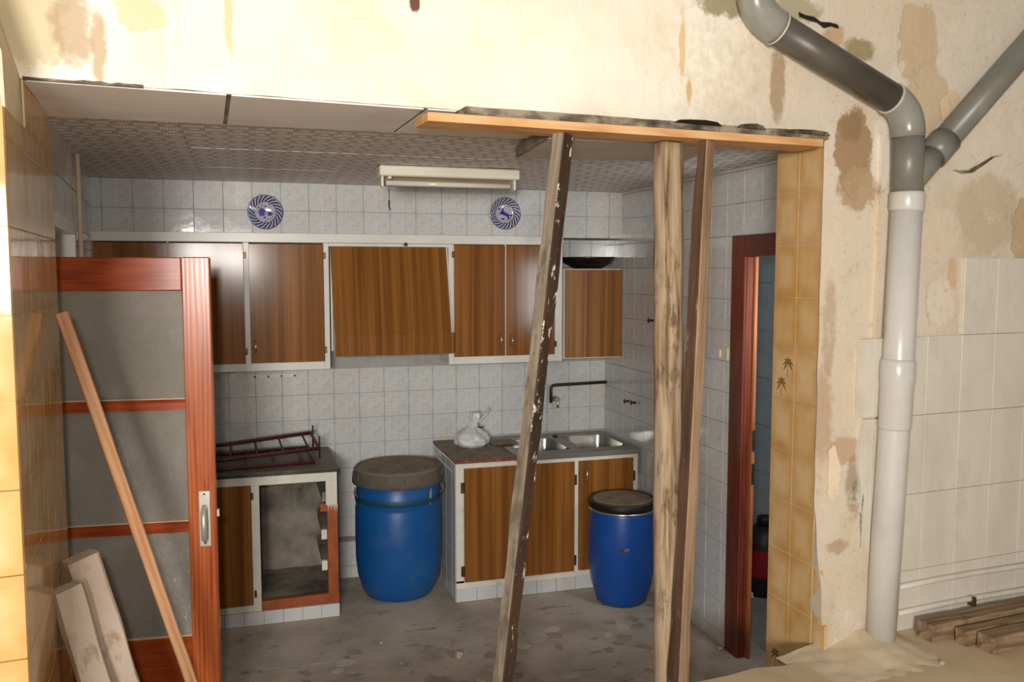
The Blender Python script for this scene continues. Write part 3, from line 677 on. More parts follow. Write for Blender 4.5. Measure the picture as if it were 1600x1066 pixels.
# black container with a red label
ct = thing('plastic_canister', 'black canister with a red label in the room beyond the doorway', 'canister', (2.86, 4.33, -.01))
part(ct, 'body', MB().lathe([(.105, 0), (.12, .02), (.12, .30), (.105, .36), (.06, .40), (.045, .405)], n=28), 'black_plastic')
part(ct, 'label', MB().lathe([(.1212, .12), (.1212, .28)], n=28, cap=False), 'red_label', 'red label band')
part(ct, 'cap', MB().lathe([(.045, .405), (.045, .45), (.04, .455)], n=20), 'black_plastic')
def lump(name, loc_, r, mat, label, cat, sq=.6, group=None):
    mb = MB(); rings = 5; n = 8; vs = []; fs = []
    seed = random.random() * 50
    def pt(th, ph):
        d = Vector((math.sin(th) * math.cos(ph), math.sin(th) * math.sin(ph), math.cos(th)))
        k = 1 + .45 * mnoise.noise(d * 1.6 + Vector((seed, 0, 0)))
        return (d.x * r * k, d.y * r * k, max(0, (d.z * sq * r * k + sq * r * .8)))
    mb.grid(lambda i, j: pt(j * math.pi, i * 2 * math.pi), n, rings, smooth=False)
    return solo(name, mb, mat, label, cat, loc_, off=(0, 0, 0), group=group)
lump('paper_scrap', (2.69, 4.26, -.01), .05, 'paper', 'crumpled white paper on the floor beyond the doorway', 'paper', .8)
for k, (x, y, r) in enumerate(((2.29, 3.70, .035), (2.25, 3.66, .022), (2.31, 3.63, .018), (2.33, 3.68, .016), (2.2, 3.69, .014))):
    lump('plaster_rubble', (x, y, 0), r, 'rubble', 'chunk of crumbled plaster at the foot of the red door frame', 'rubble', .6, 'plaster chunks at the door frame')
for k, (x, y, r) in enumerate(((.94, 3.98, .022), (.66, 3.99, .006), (.60, 4.25, .008))):
    lump('floor_rubble', (x, y, 0), r, 'rubble', ('largest pale plaster crumb lying on the middle of the kitchen floor', 'tiny pale crumb on the floor left of the largest crumb', 'tiny pale crumb on the floor before the broken base cupboard')[k], 'rubble', .7)

# ------------------------------------------------------------------ wall cupboards
def rbox(mb, o, x0, x1, y0, y1, z0, z1, c=.002, mi=0): return mb.box(x0 - o[0], x1 - o[0], y0 - o[1], y1 - o[1], z0 - o[2], z1 - o[2], c, mi)
solo('trim_2', MB().box(-.80, 1.835, 4.972, 5.0, 2.031, 2.082, .002), 'white_paint', 'white fascia board along the top of the wall cupboards', 'trim', kind='structure')
YU = 4.985
def hinge_at(parent, o, x, y, z): part(parent, 'hinge', rbox(MB(), o, x - .006, x + .006, y - .014, y, z - .018, z + .018, .002), 'hinge')
def pull(parent, o, x, y, z0, z1, mat='chrome'):
    pts = [Vector((x, y, z0)), Vector((x, y - .022, z0 + .012)), Vector((x, y - .026, (z0 + z1) / 2)), Vector((x, y - .022, z1 - .012)), Vector((x, y, z1))]
    return part(parent, 'handle', MB().tube([p - Vector(o) for p in pts], .0045, 8), mat, 'thin chrome pull handle')
def cupboard(name, label, x0, x1, z0, z1, doors, stiles, hinges, pulls, mat='laminate'):
    o = (x0, YB - .005, z0); t = thing(name, label, 'cupboard', o)
    mb = MB(); rbox(mb, o, x0, x1, YU + .018, YB - .005, z0, z0 + .018); rbox(mb, o, x0, x0 + .018, YU + .018, YB - .005, z0 + .018, z1); rbox(mb, o, x1 - .018, x1, YU + .018, YB - .005, z0 + .018, z1)
    rbox(mb, o, x0 + .018, x1 - .018, YB - .012, YB - .006, z0 + .018, z1); rbox(mb, o, x0, x1, YU + .018, YB - .005, z1, z1 + .012)
    part(t, 'carcass', mb, 'white_paint')
    mb = MB()
    for (a, b) in stiles: rbox(mb, o, a, b, YU, YU + .018, z0, z1, .002)
    last = None
    for (a, b), (c, d) in zip(stiles[:-1], stiles[1:]): rbox(mb, o, b, c, YU, YU + .018, z0, z0 + .052, .002)
    part(t, 'frame', mb, 'white_paint')
    for (a, b, c, d) in doors:
        dd = part(t, 'door', rbox(MB(), o, a, b, YU - .016, YU - .001, c, d, .0015), mat)
        for (hx, hz) in hinges:
            if abs(hx - a) < .02 or abs(hx - b) < .02: hinge_at(dd, o, hx, YU - .001, hz)
        for (px, pz0, pz1) in pulls:
            if a < px < b: pull(dd, o, px, YU - .016, pz0, pz1)
    return t
cupboard('wall_cupboard', 'white framed three-door wall cupboard of brown laminate behind the glazed door', -.80, .437, 1.319, 2.030,
         [(-.784, -.408, 1.365, 2.024), (-.404, -.022, 1.365, 2.024), (.006, .406, 1.365, 2.022)], [(-.80, -.786), (-.412, -.40), (-.024, .008), (.406, .437)],
         [(-.016, 1.43), (-.016, 1.96), (.412, 1.43), (.412, 1.96)], [(.032, 1.425, 1.49), (-.37, 1.425, 1.49)])
cupboard('wall_cupboard', 'white framed two-door wall cupboard of brown laminate right of the extractor hood', 1.125, 1.835, 1.322, 2.030,
         [(1.157, 1.466, 1.368, 2.026), (1.476, 1.782, 1.368, 2.026)], [(1.125, 1.158), (1.464, 1.478), (1.782, 1.835)],
         [(1.151, 1.43), (1.151, 1.97), (1.79, 1.43), (1.79, 1.97)], [(1.436, 1.427, 1.50), (1.506, 1.425, 1.49)])
# extractor hood: sloping laminate front over a short upright lip
o = (.44, YB - .005, 1.40); t = thing('extractor_hood', 'brown laminate extractor hood with a sloping front between the wall cupboards', 'extractor hood', o)
lx0, lx1, yl = .452, 1.118, 4.845
P = lambda x, y, z: (x - o[0], y - o[1], z - o[2])
part(t, 'back_box', rbox(rbox(MB(), o, .445, 1.12, 4.99, YB - .006, 1.42, 2.03), o, .437, 1.125, YU, YU + .015, 2.012, 2.030), 'white_paint')
zl0, zl1 = 1.402, 1.522
part(t, 'sloping_panel', MB().add([P(.445, 4.972, 2.012), P(1.107, 4.972, 2.012), P(lx1 - .008, yl + .006, zl1), P(lx0 - .002, yl + .006, zl1), P(.445, 4.986, 2.012), P(1.107, 4.986, 2.012), P(lx1 - .008, yl + .020, zl1), P(lx0 - .002, yl + .020, zl1)],
     [(0, 1, 2, 3), (7, 6, 5, 4), (0, 4, 5, 1), (1, 5, 6, 2), (2, 6, 7, 3), (3, 7, 4, 0)]), 'laminate')
part(t, 'lip', rbox(MB(), o, lx0, lx1 + .006, yl, yl + .016, zl0, zl1, .0015), 'laminate')
for x in (lx0, lx1 - .012):
    part(t, 'side_panel', MB().prism([(yl + .017 - o[1], zl0 - o[2]), (YB - .006 - o[1], zl0 - o[2]), (YB - .006 - o[1], 2.012 - o[2]), (4.988 - o[1], 2.012 - o[2]), (yl + .022 - o[1], zl1 - o[2])], 0, x - o[0], x + .012 - o[0]), 'white_paint')
part(t, 'scorch_hole', MB().tube([P(.872, 4.970, 2.026), P(.872, 4.974, 2.026)], .012, 10), 'black_metal', 'dark burnt hole')
# dark brown single cupboard with a bowl on it
o = (1.838, YB - .005, 1.335); t = thing('wall_cupboard', 'small single wall cupboard with a dull brown door in the corner beside the right wall', 'cupboard', o)
part(t, 'carcass', rbox(MB(), o, 1.84, XR - .008, 4.99, YB - .006, 1.335, 1.888, .002), 'old_paint')
part(t, 'door', rbox(MB(), o, 1.846, XR - .012, 4.968, 4.988, 1.343, 1.882, .0015), 'laminate_dull')
part(t, 'edge_strip', rbox(MB(), o, 1.838, 1.844, 4.966, 4.99, 1.335, 1.888, .001), 'white_paint')
bx, by = 2.045, 5.10
prof = [(.075, 0), (.09, .004), (.15, .036), (.172, .062), (.176, .072), (.168, .070), (.14, .042), (.08, .014), (.0, .010)]
solo('bowl', MB().lathe(prof, n=40), 'bowl', 'shallow black lacquer bowl on the small corner cupboard', 'bowl', (bx, by, 1.8885), off=(0, 0, 0))

# plates on the bulkhead
def plate(x, z, label, fig):
    t = thing('wall_plate', label, 'plate', (x, YBH - .006, z), group='decorative plates on the bulkhead')
    me = MB().lathe([(.0, .002), (.045, .002), (.055, .006), (.070, .014), (.0905, .022), (.094, .024), (.093, .019), (.068, .008), (.05, 0), (.0, 0)], n=48, cap=False).mesh('dish', ['plate'])
    o = link('dish', me, t, (0, 0, 0), (R(90), 0, 0))
    mb = MB()
    for pts in fig: mb.prism(pts, 1, -.0060, -.0045)
    f_ = part(t, 'painted_figure', mb, 'plate_blue', 'dark blue painted figure')
figA = [[(-.03, -.022), (-.004, -.02), (-.002, .012), (-.018, .024), (-.034, .012)], [(-.006, .004), (.03, -.003), (.03, .002), (-.005, .01)], [(.012, -.02), (.034, -.018), (.036, .0), (.014, .002)], [(-.008, -.034), (.002, -.034), (.004, -.024), (-.01, -.024)], [(-.004, .028), (.008, .03), (.006, .036), (-.006, .035)], [(.016, .02), (.026, .018), (.024, .027)]]
figB = [[(-.03, .0), (-.022, .018), (-.006, .014), (.014, .002), (.034, -.01), (.024, -.018), (.004, -.012), (-.016, -.006)], [(-.018, .016), (-.008, .014), (-.006, .034), (-.015, .032)], [(.012, -.016), (.024, -.016), (.034, -.032), (.02, -.03)], [(-.03, .022), (-.038, .03), (-.033, .035), (-.026, .028)], [(.03, -.008), (.046, -.004), (.046, -.014), (.034, -.016)], [(-.022, -.028), (-.006, -.026), (-.002, -.036), (-.016, -.038)]]
plate(.099, 2.196, 'blue and white painted plate on the tiles above the left wall cupboard', figA)
plate(1.469, 2.214, 'blue and white painted plate on the tiles right of the fluorescent lamp', figB)
solo('wall_hook', MB().tube([(0, 0, .03), (0, -.006, .025), (0, -.008, -.01), (.003, -.012, -.018), (.004, -.008, -.022)], .004, 8).tube([(0, -.004, .02), (0, -.004, .10)], .0012, 6), 'black_metal', 'small dark hook hanging below the left end of the lamp', 'hook', (.781, YBH - .006, 2.245), off=(0, 0, 0))

# fluorescent lamp
o = (.92, 4.06, ZC); t = thing('fluorescent_lamp', 'white fluorescent batten lamp under the patterned ceiling', 'lamp', o)
part(t, 'housing', MB().box(-.335, .335, -.06, .05, -.052, -.004, .006), 'lamp_white')
part(t, 'tube', MB().tube([(-.30, -.005, -.080), (.30, -.005, -.080)], .013, 14), 'tube', 'pale glass tube')
for sx in (-1, 1): part(t, 'tube_holder', MB().box(sx * .318 - .006 - (.0 if sx < 0 else 0), sx * .318 + .006, -.03, .02, -.100, -.050, .003), 'lamp_white')
part(t, 'starter', MB().tube([(-.285, -.03, -.052), (-.285, -.03, -.064)], .010, 12), 'lamp_white')
part(t, 'shadow_strip', MB().box(-.318, .318, .034, .042, -.092, -.050, .002), 'lamp_shadow', 'brown strip painted as the shadow of the lamp')  # added strip, its brown stands in for the shadow the lamp casts

# ------------------------------------------------------------------ base cupboard on the left, broken open
YF = 4.66
o = (-.42, YF, 0); t = thing('base_cupboard', 'broken base cupboard with a gaping doorless bay under the dark slab', 'cupboard', o)
part(t, 'plinth', rbox(MB(), o, -.60, .436, YF + .006, YB - .01, 0, .074), 'grout')
for x0, x1 in span(-.60, .436, -.56, .10):
    m2 = rbox(MB(), o, x0 + .001, x1 - .001, YF - .001, YF + .006, .002, .074, .001); oo = part(t, 'plinth_tile', m2, 'tile')
part(t, 'top_rail', rbox(MB(), o, -.60, .432, YF, YF + .03, .752, .80, .002), 'old_paint')
part(t, 'stile', rbox(MB(), o, -.012, .030, YF, YF + .03, .076, .752, .002), 'old_paint')
part(t, 'stile', rbox(MB(), o, .372, .432, YF, YF + .03, .62, .752, .002), 'old_paint')
st = part(t, 'bare_stile', rbox(MB(), o, .378, .434, YF + .002, YF + .028, .078, .62, .003), 'terracotta', 'bare red-brown stile stripped of paint')
part(t, 'bare_rail', MB().prism([(-.012 - o[0], .078), (.434 - o[0], .076), (.434 - o[0], .135), (.03 - o[0], .128), (.0 - o[0], .112)], 1, .001, .028), 'terracotta', 'bare red-brown bottom rail stripped of paint')
mb = MB()
for k in range(7):
    x = .380 + k * .008; h_ = random.uniform(.012, .05); mb.prism([(x - o[0], .622), (x + .006 - o[0], .622), (x + .003 - o[0], .622 - h_)], 1, -.001, .003)
part(st, 'paint_drips', mb, 'old_paint', 'white paint drips')
part(t, 'bare_block', rbox(MB(), o, .342, .378, YF + .004, YF + .026, .585, .628, .002), 'terracotta')
part(t, 'bottom_rail', rbox(MB(), o, -.60, -.012, YF, YF + .03, .076, .116, .002), 'old_paint')
d = part(t, 'door', rbox(MB(), o, -.35, -.014, YF - .016, YF - .001, .118, .758, .0015), 'laminate')
hinge_at(d, o, -.006, YF - .001, .70); hinge_at(d, o, .000, YF - .001, .175)
part(d, 'latch', MB().tube([(-.185 - o[0], -.016, .655), (-.185 - o[0], -.036, .655)], .006, 10), 'chrome')
part(t, 'cavity_floor', rbox(MB(), o, .03, .43, YF + .03, YB - .02, .074, .11), 'cement')
part(t, 'cavity_back', MB().grid(lambda i, j: (.0 + i * .44 - o[0], (YB - .04 - .05 * mnoise.noise(Vector((i * 3, j * 4, 1))) - YF), .10 + j * .70), 14, 18), 'cement', 'sooty cement back')
part(t, 'cavity_side', rbox(MB(), o, .405, .434, YF + .03, YB - .01, .076, .80), 'cement')
part(t, 'cavity_side', rbox(MB(), o, -.012, .012, YF + .03, YB - .01, .076, .80), 'cement')
for z in (.29, .46, .66):
    part(t, 'drawer_runner', MB().prism([(YF + .03 - o[1], z - .025), (YB - .15 - o[1], z - .02), (YB - .15 - o[1], z + .03), (YF + .03 - o[1], z + .025)], 0, .355 - o[0], .405 - o[0]), 'cement')
    if z < .6: part(t, 'runner_block', rbox(MB(), o, .346, .376, YF + .004, YF + .03, z - .028, z + .026, .002), 'white_paint')
# worktop slab
solo('worktop_slab', MB().box(-.60, .440, 4.645, YB - .008, .802, .824, .004), 'marble_black', 'dark marble slab with a worn edge on the broken base cupboard', 'worktop', (-.1, 4.95, .802))
solo('crack_strip', MB().prism([(.44, .255), (.55, .262), (.66, .25), (.66, .235), (.56, .232), (.44, .238)], 1, YB - .012, YB - .003), 'cement', 'dark crumbling gap in the tiles beside the big barrel', 'damage', (.5, YB, .24))
# maroon ladder frames on the slab
def frame(label, a0, a1, b0, b1, nr, extra=None, rr=.011):
    a0, a1, b0, b1 = map(Vector, (a0, a1, b0, b1)); o = (a0 + a1 + b0 + b1) / 4; o.z = min(p.z for p in (a0, a1, b0, b1)) - rr
    t = thing('metal_ladder_frame', label, 'metal frame', o, group='maroon frames on the slab')
    part(t, 'rail', MB().tube([a0 - o, a1 - o], rr, 8), 'maroon'); part(t, 'rail', MB().tube([b0 - o, b1 - o], rr, 8), 'maroon')
    for k in range(nr):
        s = (k + .6) / nr; p = a0.lerp(a1, s) - o; q = b0.lerp(b1, s) - o
        part(t, 'rung', MB().tube([p, q], .006, 6), 'maroon')
    part(t, 'end_bar', MB().tube([a1 - o, b1 - o], rr * .8, 8), 'maroon')
    for (x, y, z0, z1) in (extra or ()):
        part(t, 'rod', MB().tube([Vector((x, y, z0)) - o, Vector((x, y, z1)) - o], .005, 6), 'maroon', 'upright rod')
frame('lower maroon metal ladder frame lying flat on the dark slab', (-.58, 4.70, .836), (.325, 4.775, .836), (-.55, 5.10, .836), (.31, 5.18, .836), 6)
frame('upper maroon metal ladder frame with two upright rods stacked on the other', (-.60, 4.70, .861), (.352, 4.80, .905), (-.58, 4.96, .888), (.325, 5.06, .945), 7, [(.335, 5.04, .86, .992), (.358, 4.86, .835, .960)])
# hook strip under the left wall cupboard
t = thing('hook_strip', 'narrow worn hook strip under the left wall cupboard', 'hook strip', (.10, YB - .006, 1.26))
part(t, 'strip', MB().box(-.17, .17, -.008, .0, -.012, .014, .002), 'old_paint')
for k in range(5): part(t, 'peg', MB().tube([(-.15 + .075 * k, -.006, .0), (-.15 + .075 * k, -.020, .0)], .006, 8), 'black_metal' if k else 'white_paint')

# ------------------------------------------------------------------ base cupboard under the sink
o = (1.64, YF, 0); t = thing('base_cupboard', 'three-door sink base cupboard with tiled side and white frame', 'cupboard', o)
part(t, 'body', rbox(MB(), o, 1.092, XR - .008, YF + .03, YB - .01, .0, .655), 'grout')
for x0, x1 in span(1.086, 2.20, 1.086, .12):
    part(t, 'plinth_tile', rbox(MB(), o, x0 + .001, x1 - .001, YF + .000, YF + .010, .002, .078, .001), 'tile')
part(t, 'plinth', rbox(MB(), o, 1.086, XR - .008, YF + .010, YF + .04, 0, .078), 'grout')
for z0, z1 in span(0, .795, -.02, .152):
    for y0, y1 in span(YF + .012, YB - .01, YF - .06, .15):
        part(t, 'side_tile', rbox(MB(), o, 1.084, 1.092, y0 + .0013, y1 - .0013, z0 + .0013, z1 - .0013, .0015), 'tile')
mb = MB()
rbox(mb, o, 1.086, 2.20, YF, YF + .03, .768, .80, .002); rbox(mb, o, 1.086, 1.134, YF, YF + .03, .110, .768, .002); rbox(mb, o, 1.79, 1.822, YF, YF + .03, .125, .768, .002); rbox(mb, o, 2.166, 2.20, YF, YF + .03, .125, .768, .002)
rbox(mb, o, 1.086, 2.20, YF, YF + .03, .078, .125, .002)
part(t, 'frame', mb, 'old_paint')
for (a, b, hx) in ((1.134, 1.462, 1.126), (1.466, 1.792, 1.80), (1.822, 2.164, 2.172)):
    d = part(t, 'door', rbox(MB(), o, a, b, YF - .016, YF - .001, .118, .770, .0015), 'laminate')
    for hz in (.18, .66): part(d, 'hinge', rbox(MB(), o, hx - .012, hx + .008, YF - .012, YF, hz - .03, hz + .03, .003), 'hinge')
    if a > 1.8: pull(d, o, 1.86, YF - .016, .650, .725)
part(t, 'inner_frame', rbox(MB(), o, 1.134, 2.166, YF + .03, YF + .04, .12, .79), 'black_plastic')
# worktop left of the sink and the steel double sink, both resting on the cupboard
t = thing('worktop', 'dusty brown worktop with a chipped red edge left of the steel sink', 'worktop', (1.25, 4.95, .80))
o = (1.25, 4.95, .80)
part(t, 'slab', rbox(MB(), o, 1.078, 1.432, 4.655, YB - .008, .80, .823, .003), 'worktop')
part(t, 'front_edge', rbox(MB(), o, 1.078, 1.44, 4.640, 4.6545, .8005, .8225, .003), 'worktop_edge', 'chipped dark red edge')
o = (1.82, 4.95, .795); t = thing('double_sink', 'stainless steel double bowl sink set in the right base cupboard', 'sink', o)
mb = MB(); zt = .824
B1 = (1.52, 1.80, 4.745, 5.10); B2 = (1.875, 2.165, 4.745, 5.12)
for (x0, x1, y0, y1) in ((1.435, 2.205, 4.645, 4.745), (1.435, 2.205, 5.12, YB - .008), (1.435, 1.52, 4.745, 5.12), (1.80, 1.875, 4.745, 5.12), (2.165, 2.205, 4.745, 5.12), (1.52, 1.80, 5.10, 5.12)):
    rbox(mb, o, x0, x1, y0, y1, zt - .006, zt, 0)
rbox(mb, o, 1.435, 2.205, 4.640, 4.646, zt - .030, zt, .001)
part(t, 'deck', mb, 'steel')
def bowl(x0, x1, y0, y1, dep):
    mb = MB(); cx, cy = (x0 + x1) / 2 - o[0], (y0 + y1) / 2 - o[1]; hx, hy = (x1 - x0) / 2, (y1 - y0) / 2
    n = 40; rings = [(1.0, 0), (.985, -.012), (.97, -dep * .75), (.90, -dep * .96), (.7, -dep), (.12, -dep - .003)]
    vs = []; fs = []
    for (k, z) in rings:
        for i in range(n):
            a = 2 * math.pi * i / n; c, s_ = math.cos(a), math.sin(a); e_ = .35
            vs.append((cx + hx * k * math.copysign(abs(c) ** e_, c), cy + hy * k * math.copysign(abs(s_) ** e_, s_), zt - o[2] + z))
    for k in range(len(rings) - 1):
        for i in range(n):
            j = (i + 1) % n; fs.append((k * n + i, k * n + j, (k + 1) * n + j, (k + 1) * n + i))
    fs.append(tuple(range((len(rings) - 1) * n, len(rings) * n)))
    mb.add(vs, fs, 0, True)
    return part(t, 'bowl', mb, 'steel')
bowl(*B1, .14); bowl(*B2, .14)
part(t, 'tap_hole', MB().tube([(1.845 - o[0], 5.13 - o[1], zt - o[2]), (1.845 - o[0], 5.13 - o[1], zt - o[2] + .012)], .016, 14), 'black_metal')
solo('cloth_scrap', MB().grid(lambda i, j: (i * .16 - .08, j * .2 - .10, .004 + .010 * abs(mnoise.noise(Vector((i * 4, j * 4, 9))))), 12, 12), 'worktop', 'crumpled grey rag on the worktop beside the plastic bag', 'rag', (1.47, 5.04, .8235), off=(0, 0, 0))
lump('foil_scrap', (1.50, 4.86, .8245), .018, 'paper', 'small white scrap on the sink beside the leaning post', 'scrap', .5)
# tied plastic bag
t = thing('plastic_bag', 'knotted white plastic bag standing on the brown worktop', 'bag', (1.265, 5.00, .8235)); t.scale = (1.08, 1.08, .92)
def bagpt(i, j):
    a = i * 2 * math.pi; prof = [(.0, .0), (.07, .0), (.095, .02), (.098, .05), (.08, .085), (.045, .11), (.024, .13), (.020, .15), (.03, .19), (.026, .215)]
    k = j * (len(prof) - 1); q = int(min(k, len(prof) - 2)); f_ = k - q
    r = prof[q][0] * (1 - f_) + prof[q + 1][0] * f_; z = prof[q][1] * (1 - f_) + prof[q + 1][1] * f_
    r *= 1 + .16 * math.sin(a * 5 + z * 30) * min(1, z * 12) + .10 * mnoise.noise(Vector((math.cos(a) * 2, math.sin(a) * 2, z * 20)))
    lean = max(0, z - .10) * .35
    return (r * math.cos(a) + lean * .6, r * math.sin(a) * .85, z)
part(t, 'sack', MB().grid(bagpt, 48, 36), 'bag')
part(t, 'tie', MB().tube([(.028, -.026, .13), (.05, -.03, .128), (.062, -.034, .132)], .004, 6), 'black_metal', 'dark twist tie')
part(t, 'handle_loop', MB().tube([(.035, -.01, .16), (.075, -.012, .20), (.105, -.014, .245), (.085, -.014, .255), (.075, -.012, .235)], [.007, .005, .0035, .003, .002], 8), 'bag', 'twisted bag handle')
# wall pipe with a tap
t = thing('water_pipe', 'black iron water pipe with a tap on the tiles above the sink', 'pipe', (1.84, YB - .03, 1.02))
o = Vector((1.84, YB - .03, 1.02))
part(t, 'pipe', MB().tube([Vector(p) - o for p in ((2.232, 5.215, 1.150), (1.88, 5.215, 1.143), (1.858, 5.215, 1.140), (1.846, 5.215, 1.128), (1.845, 5.215, 1.10), (1.845, 5.215, 1.03))], .0105, 10), 'black_metal')
part(t, 'tap_valve', MB().tube([Vector(p) - o for p in ((1.875, 5.215, 1.055), (1.875, 5.17, 1.055))], [.02, .017], 12).tube([Vector(p) - o for p in ((1.845, 5.215, 1.05), (1.878, 5.21, 1.05), (1.882, 5.19, 1.035), (1.882, 5.19, 1.0))], .009, 8), 'chrome', 'dulled chrome tap valve')
# small things on the right wall
t = thing('light_switch', 'ivory light switch on the tiles beside the red door frame', 'switch', (XR - .006, 3.752, 1.468))
part(t, 'plate', MB().box(-.012, 0, -.045, .045, -.03, .034, .002), 'switch'); part(t, 'rocker', MB().box(-.018, -.011, .012, .034, -.018, .018, .002), 'white_paint')
for k, (y, z, lb) in enumerate(((4.86, 1.075, 'black tap stub in the right wall nearer the sink'), (4.765, 1.079, 'black tap stub in the right wall farther from the sink'), (4.54, 1.59, 'black nail hook in the right wall half behind the upright log'))):
    solo('wall_stub', MB().tube([(0, 0, 0), (-.035, 0, 0)], .007, 8).tube([(-.03, 0, -.014), (-.03, 0, .014)], .004, 6), 'black_metal', lb, 'wall hook', (XR - .006, y, z), off=(0, 0, 0))

# ------------------------------------------------------------------ barrels
def barrel(label, x, y, prof, mat, lidprof, lidmat, topr, topz, topmat, hoops, hm):
    t = thing('plastic_barrel', label, 'barrel', (x, y, 0), group='blue barrels')
    part(t, 'body', MB().lathe(prof, n=56), mat)
    l = part(t, 'lid', MB().lathe(lidprof, n=56), lidmat)
    part(l, 'lid_top', MB().lathe([(topr, topz - .012), (topr, topz), (topr * .93, topz + .002)], n=56), topmat, 'dusty lid top')
    for (r, z0, z1) in hoops: part(t, 'band', MB().lathe([(r, z0), (r + .002, z0 + .005), (r + .002, z1 - .005), (r, z1)], n=56, cap=False), hm)
    return t, l
t, l = barrel('large blue barrel with a wide dusty grey lid before the back wall', .805, 4.93, [(.165, 0), (.192, .012), (.212, .05), (.236, .13), (.246, .22), (.248, .36), (.246, .52), (.243, .53), (.243, .55), (.246, .56), (.244, .61), (.238, .625), (.238, .66), (.232, .70)], 'blue_plastic',
       [(.24, .66), (.262, .668), (.262, .70), (.256, .708), (.252, .745), (.243, .756), (.235, .750)], 'lid_grey', .234, .7535, 'lid_top', [(.246, .565, .60)], 'dark_hoop')
for k in range(16):
    a = 2 * math.pi * k / 16; part(l, 'rib', MB().box(.258 * math.cos(a) - .004, .258 * math.cos(a) + .004, .258 * math.sin(a) - .004, .258 * math.sin(a) + .004, .67, .735, .001), 'lid_grey')
for a in (-2.85, -.42):
    part(t, 'lug', MB().tube([(.25 * math.cos(a), .25 * math.sin(a), .60), (.268 * math.cos(a), .268 * math.sin(a), .625), (.262 * math.cos(a), .262 * math.sin(a), .655)], .008, 8), 'lid_grey')
part(t, 'label_scrap', MB().grid(lambda i, j: (.2475 * math.cos(-.95 + i * .09) * 1.0, .2475 * math.sin(-.95 + i * .09), .555 + j * .08 + i * .02), 4, 2), 'pipe_grey', 'torn grey label scrap')
t, l = barrel('small blue barrel with a black-rimmed lid beside the round post', 2.0, 4.438, [(.125, 0), (.142, .012), (.152, .05), (.172, .12), (.190, .24), (.193, .34), (.188, .44), (.178, .52), (.172, .56)], 'blue_plastic2',
       [(.176, .545), (.190, .55), (.192, .565), (.189, .585), (.180, .597), (.172, .592)], 'lid_black', .168, .5935, 'lid_top', [], 'dark_hoop')
part(l, 'rim_ring', MB().lathe([(.183, .535), (.187, .537), (.187, .545), (.183, .547)], n=56, cap=False), 'chrome', 'thin metal clamp ring')
part(t, 'scuff', MB().grid(lambda i, j: (.1935 * math.cos(-2.05 + i * .28), .1935 * math.sin(-2.05 + i * .28), .335 + j * .014 + i * .012), 6, 1), 'mould', 'dark scuff mark')

# ------------------------------------------------------------------ open glazed door on the left
o = Vector((-.845, 3.475, 0)); rz = -R(5.0)
t = thing('door_1', 'open red pine door with three pebbled glass panes left of the kitchen', 'door', o, rz, kind='structure')
W, TH = .712, .036
H = 1.924
part(t, 'stile', MB().box(W - .10, W, 0, TH, .01, H, .004), 'door_wood')
part(t, 'stile', MB().box(0, .10, 0, TH, .01, H, .004), 'door_wood')
part(t, 'top_rail', MB().box(.10, W - .10, .001, TH - .001, 1.80, H - .001, .004), 'door_wood_h')
part(t, 'middle_rail', MB().box(.10, W - .10, .001, TH - .001, .375, .485, .004), 'door_wood_h')
part(t, 'bottom_rail', MB().box(.10, W - .10, .001, TH - .001, .01, .16, .004), 'door_wood_h')
part(t, 'lower_panel', MB().box(.09, W - .09, .012, TH - .012, .15, .385, .002), 'door_wood_h')
for z in (.910, 1.375): part(t, 'glazing_bar', MB().prism([(.004, z - .020), (.004, z + .008), (.012, z + .022), (TH - .004, z + .022), (TH - .004, z - .020)], 0, .10, W - .10), 'door_wood_h')
for z in (.932, 1.397, .485): part(t, 'dust_layer', MB().box(.10, W - .10, .002, TH - .006, z - .0005, z + .0035, .001), 'dust_white', 'pale dust lying on the bar')
for (z0, z1) in ((.487, .890), (.932, 1.355), (1.397, 1.80)):
    part(t, 'pane', MB().box(.095, W - .095, .016, .021, z0 - .006, z1 + .006, 0), 'glass', 'pebbled glass pane')
h_ = part(t, 'handle_plate', MB().box(W - .062, W - .020, -.005, .001, .832, 1.046, .002), 'alu', 'aluminium handle plate')
part(h_, 'grip', MB().tube([(W - .041, -.004, .985), (W - .041, -.030, .972), (W - .041, -.036, .92), (W - .041, -.030, .868), (W - .041, -.004, .855)], [.010, .011, .012, .011, .010], 12), 'alu')
for z in (.845, 1.034): part(h_, 'screw', MB().tube([(W - .041, -.0055, z), (W - .041, -.007, z)], .004, 8), 'black_metal')
part(t, 'latch', MB().box(W, W + .010, .010, .024, .94, .97, .002), 'alu')

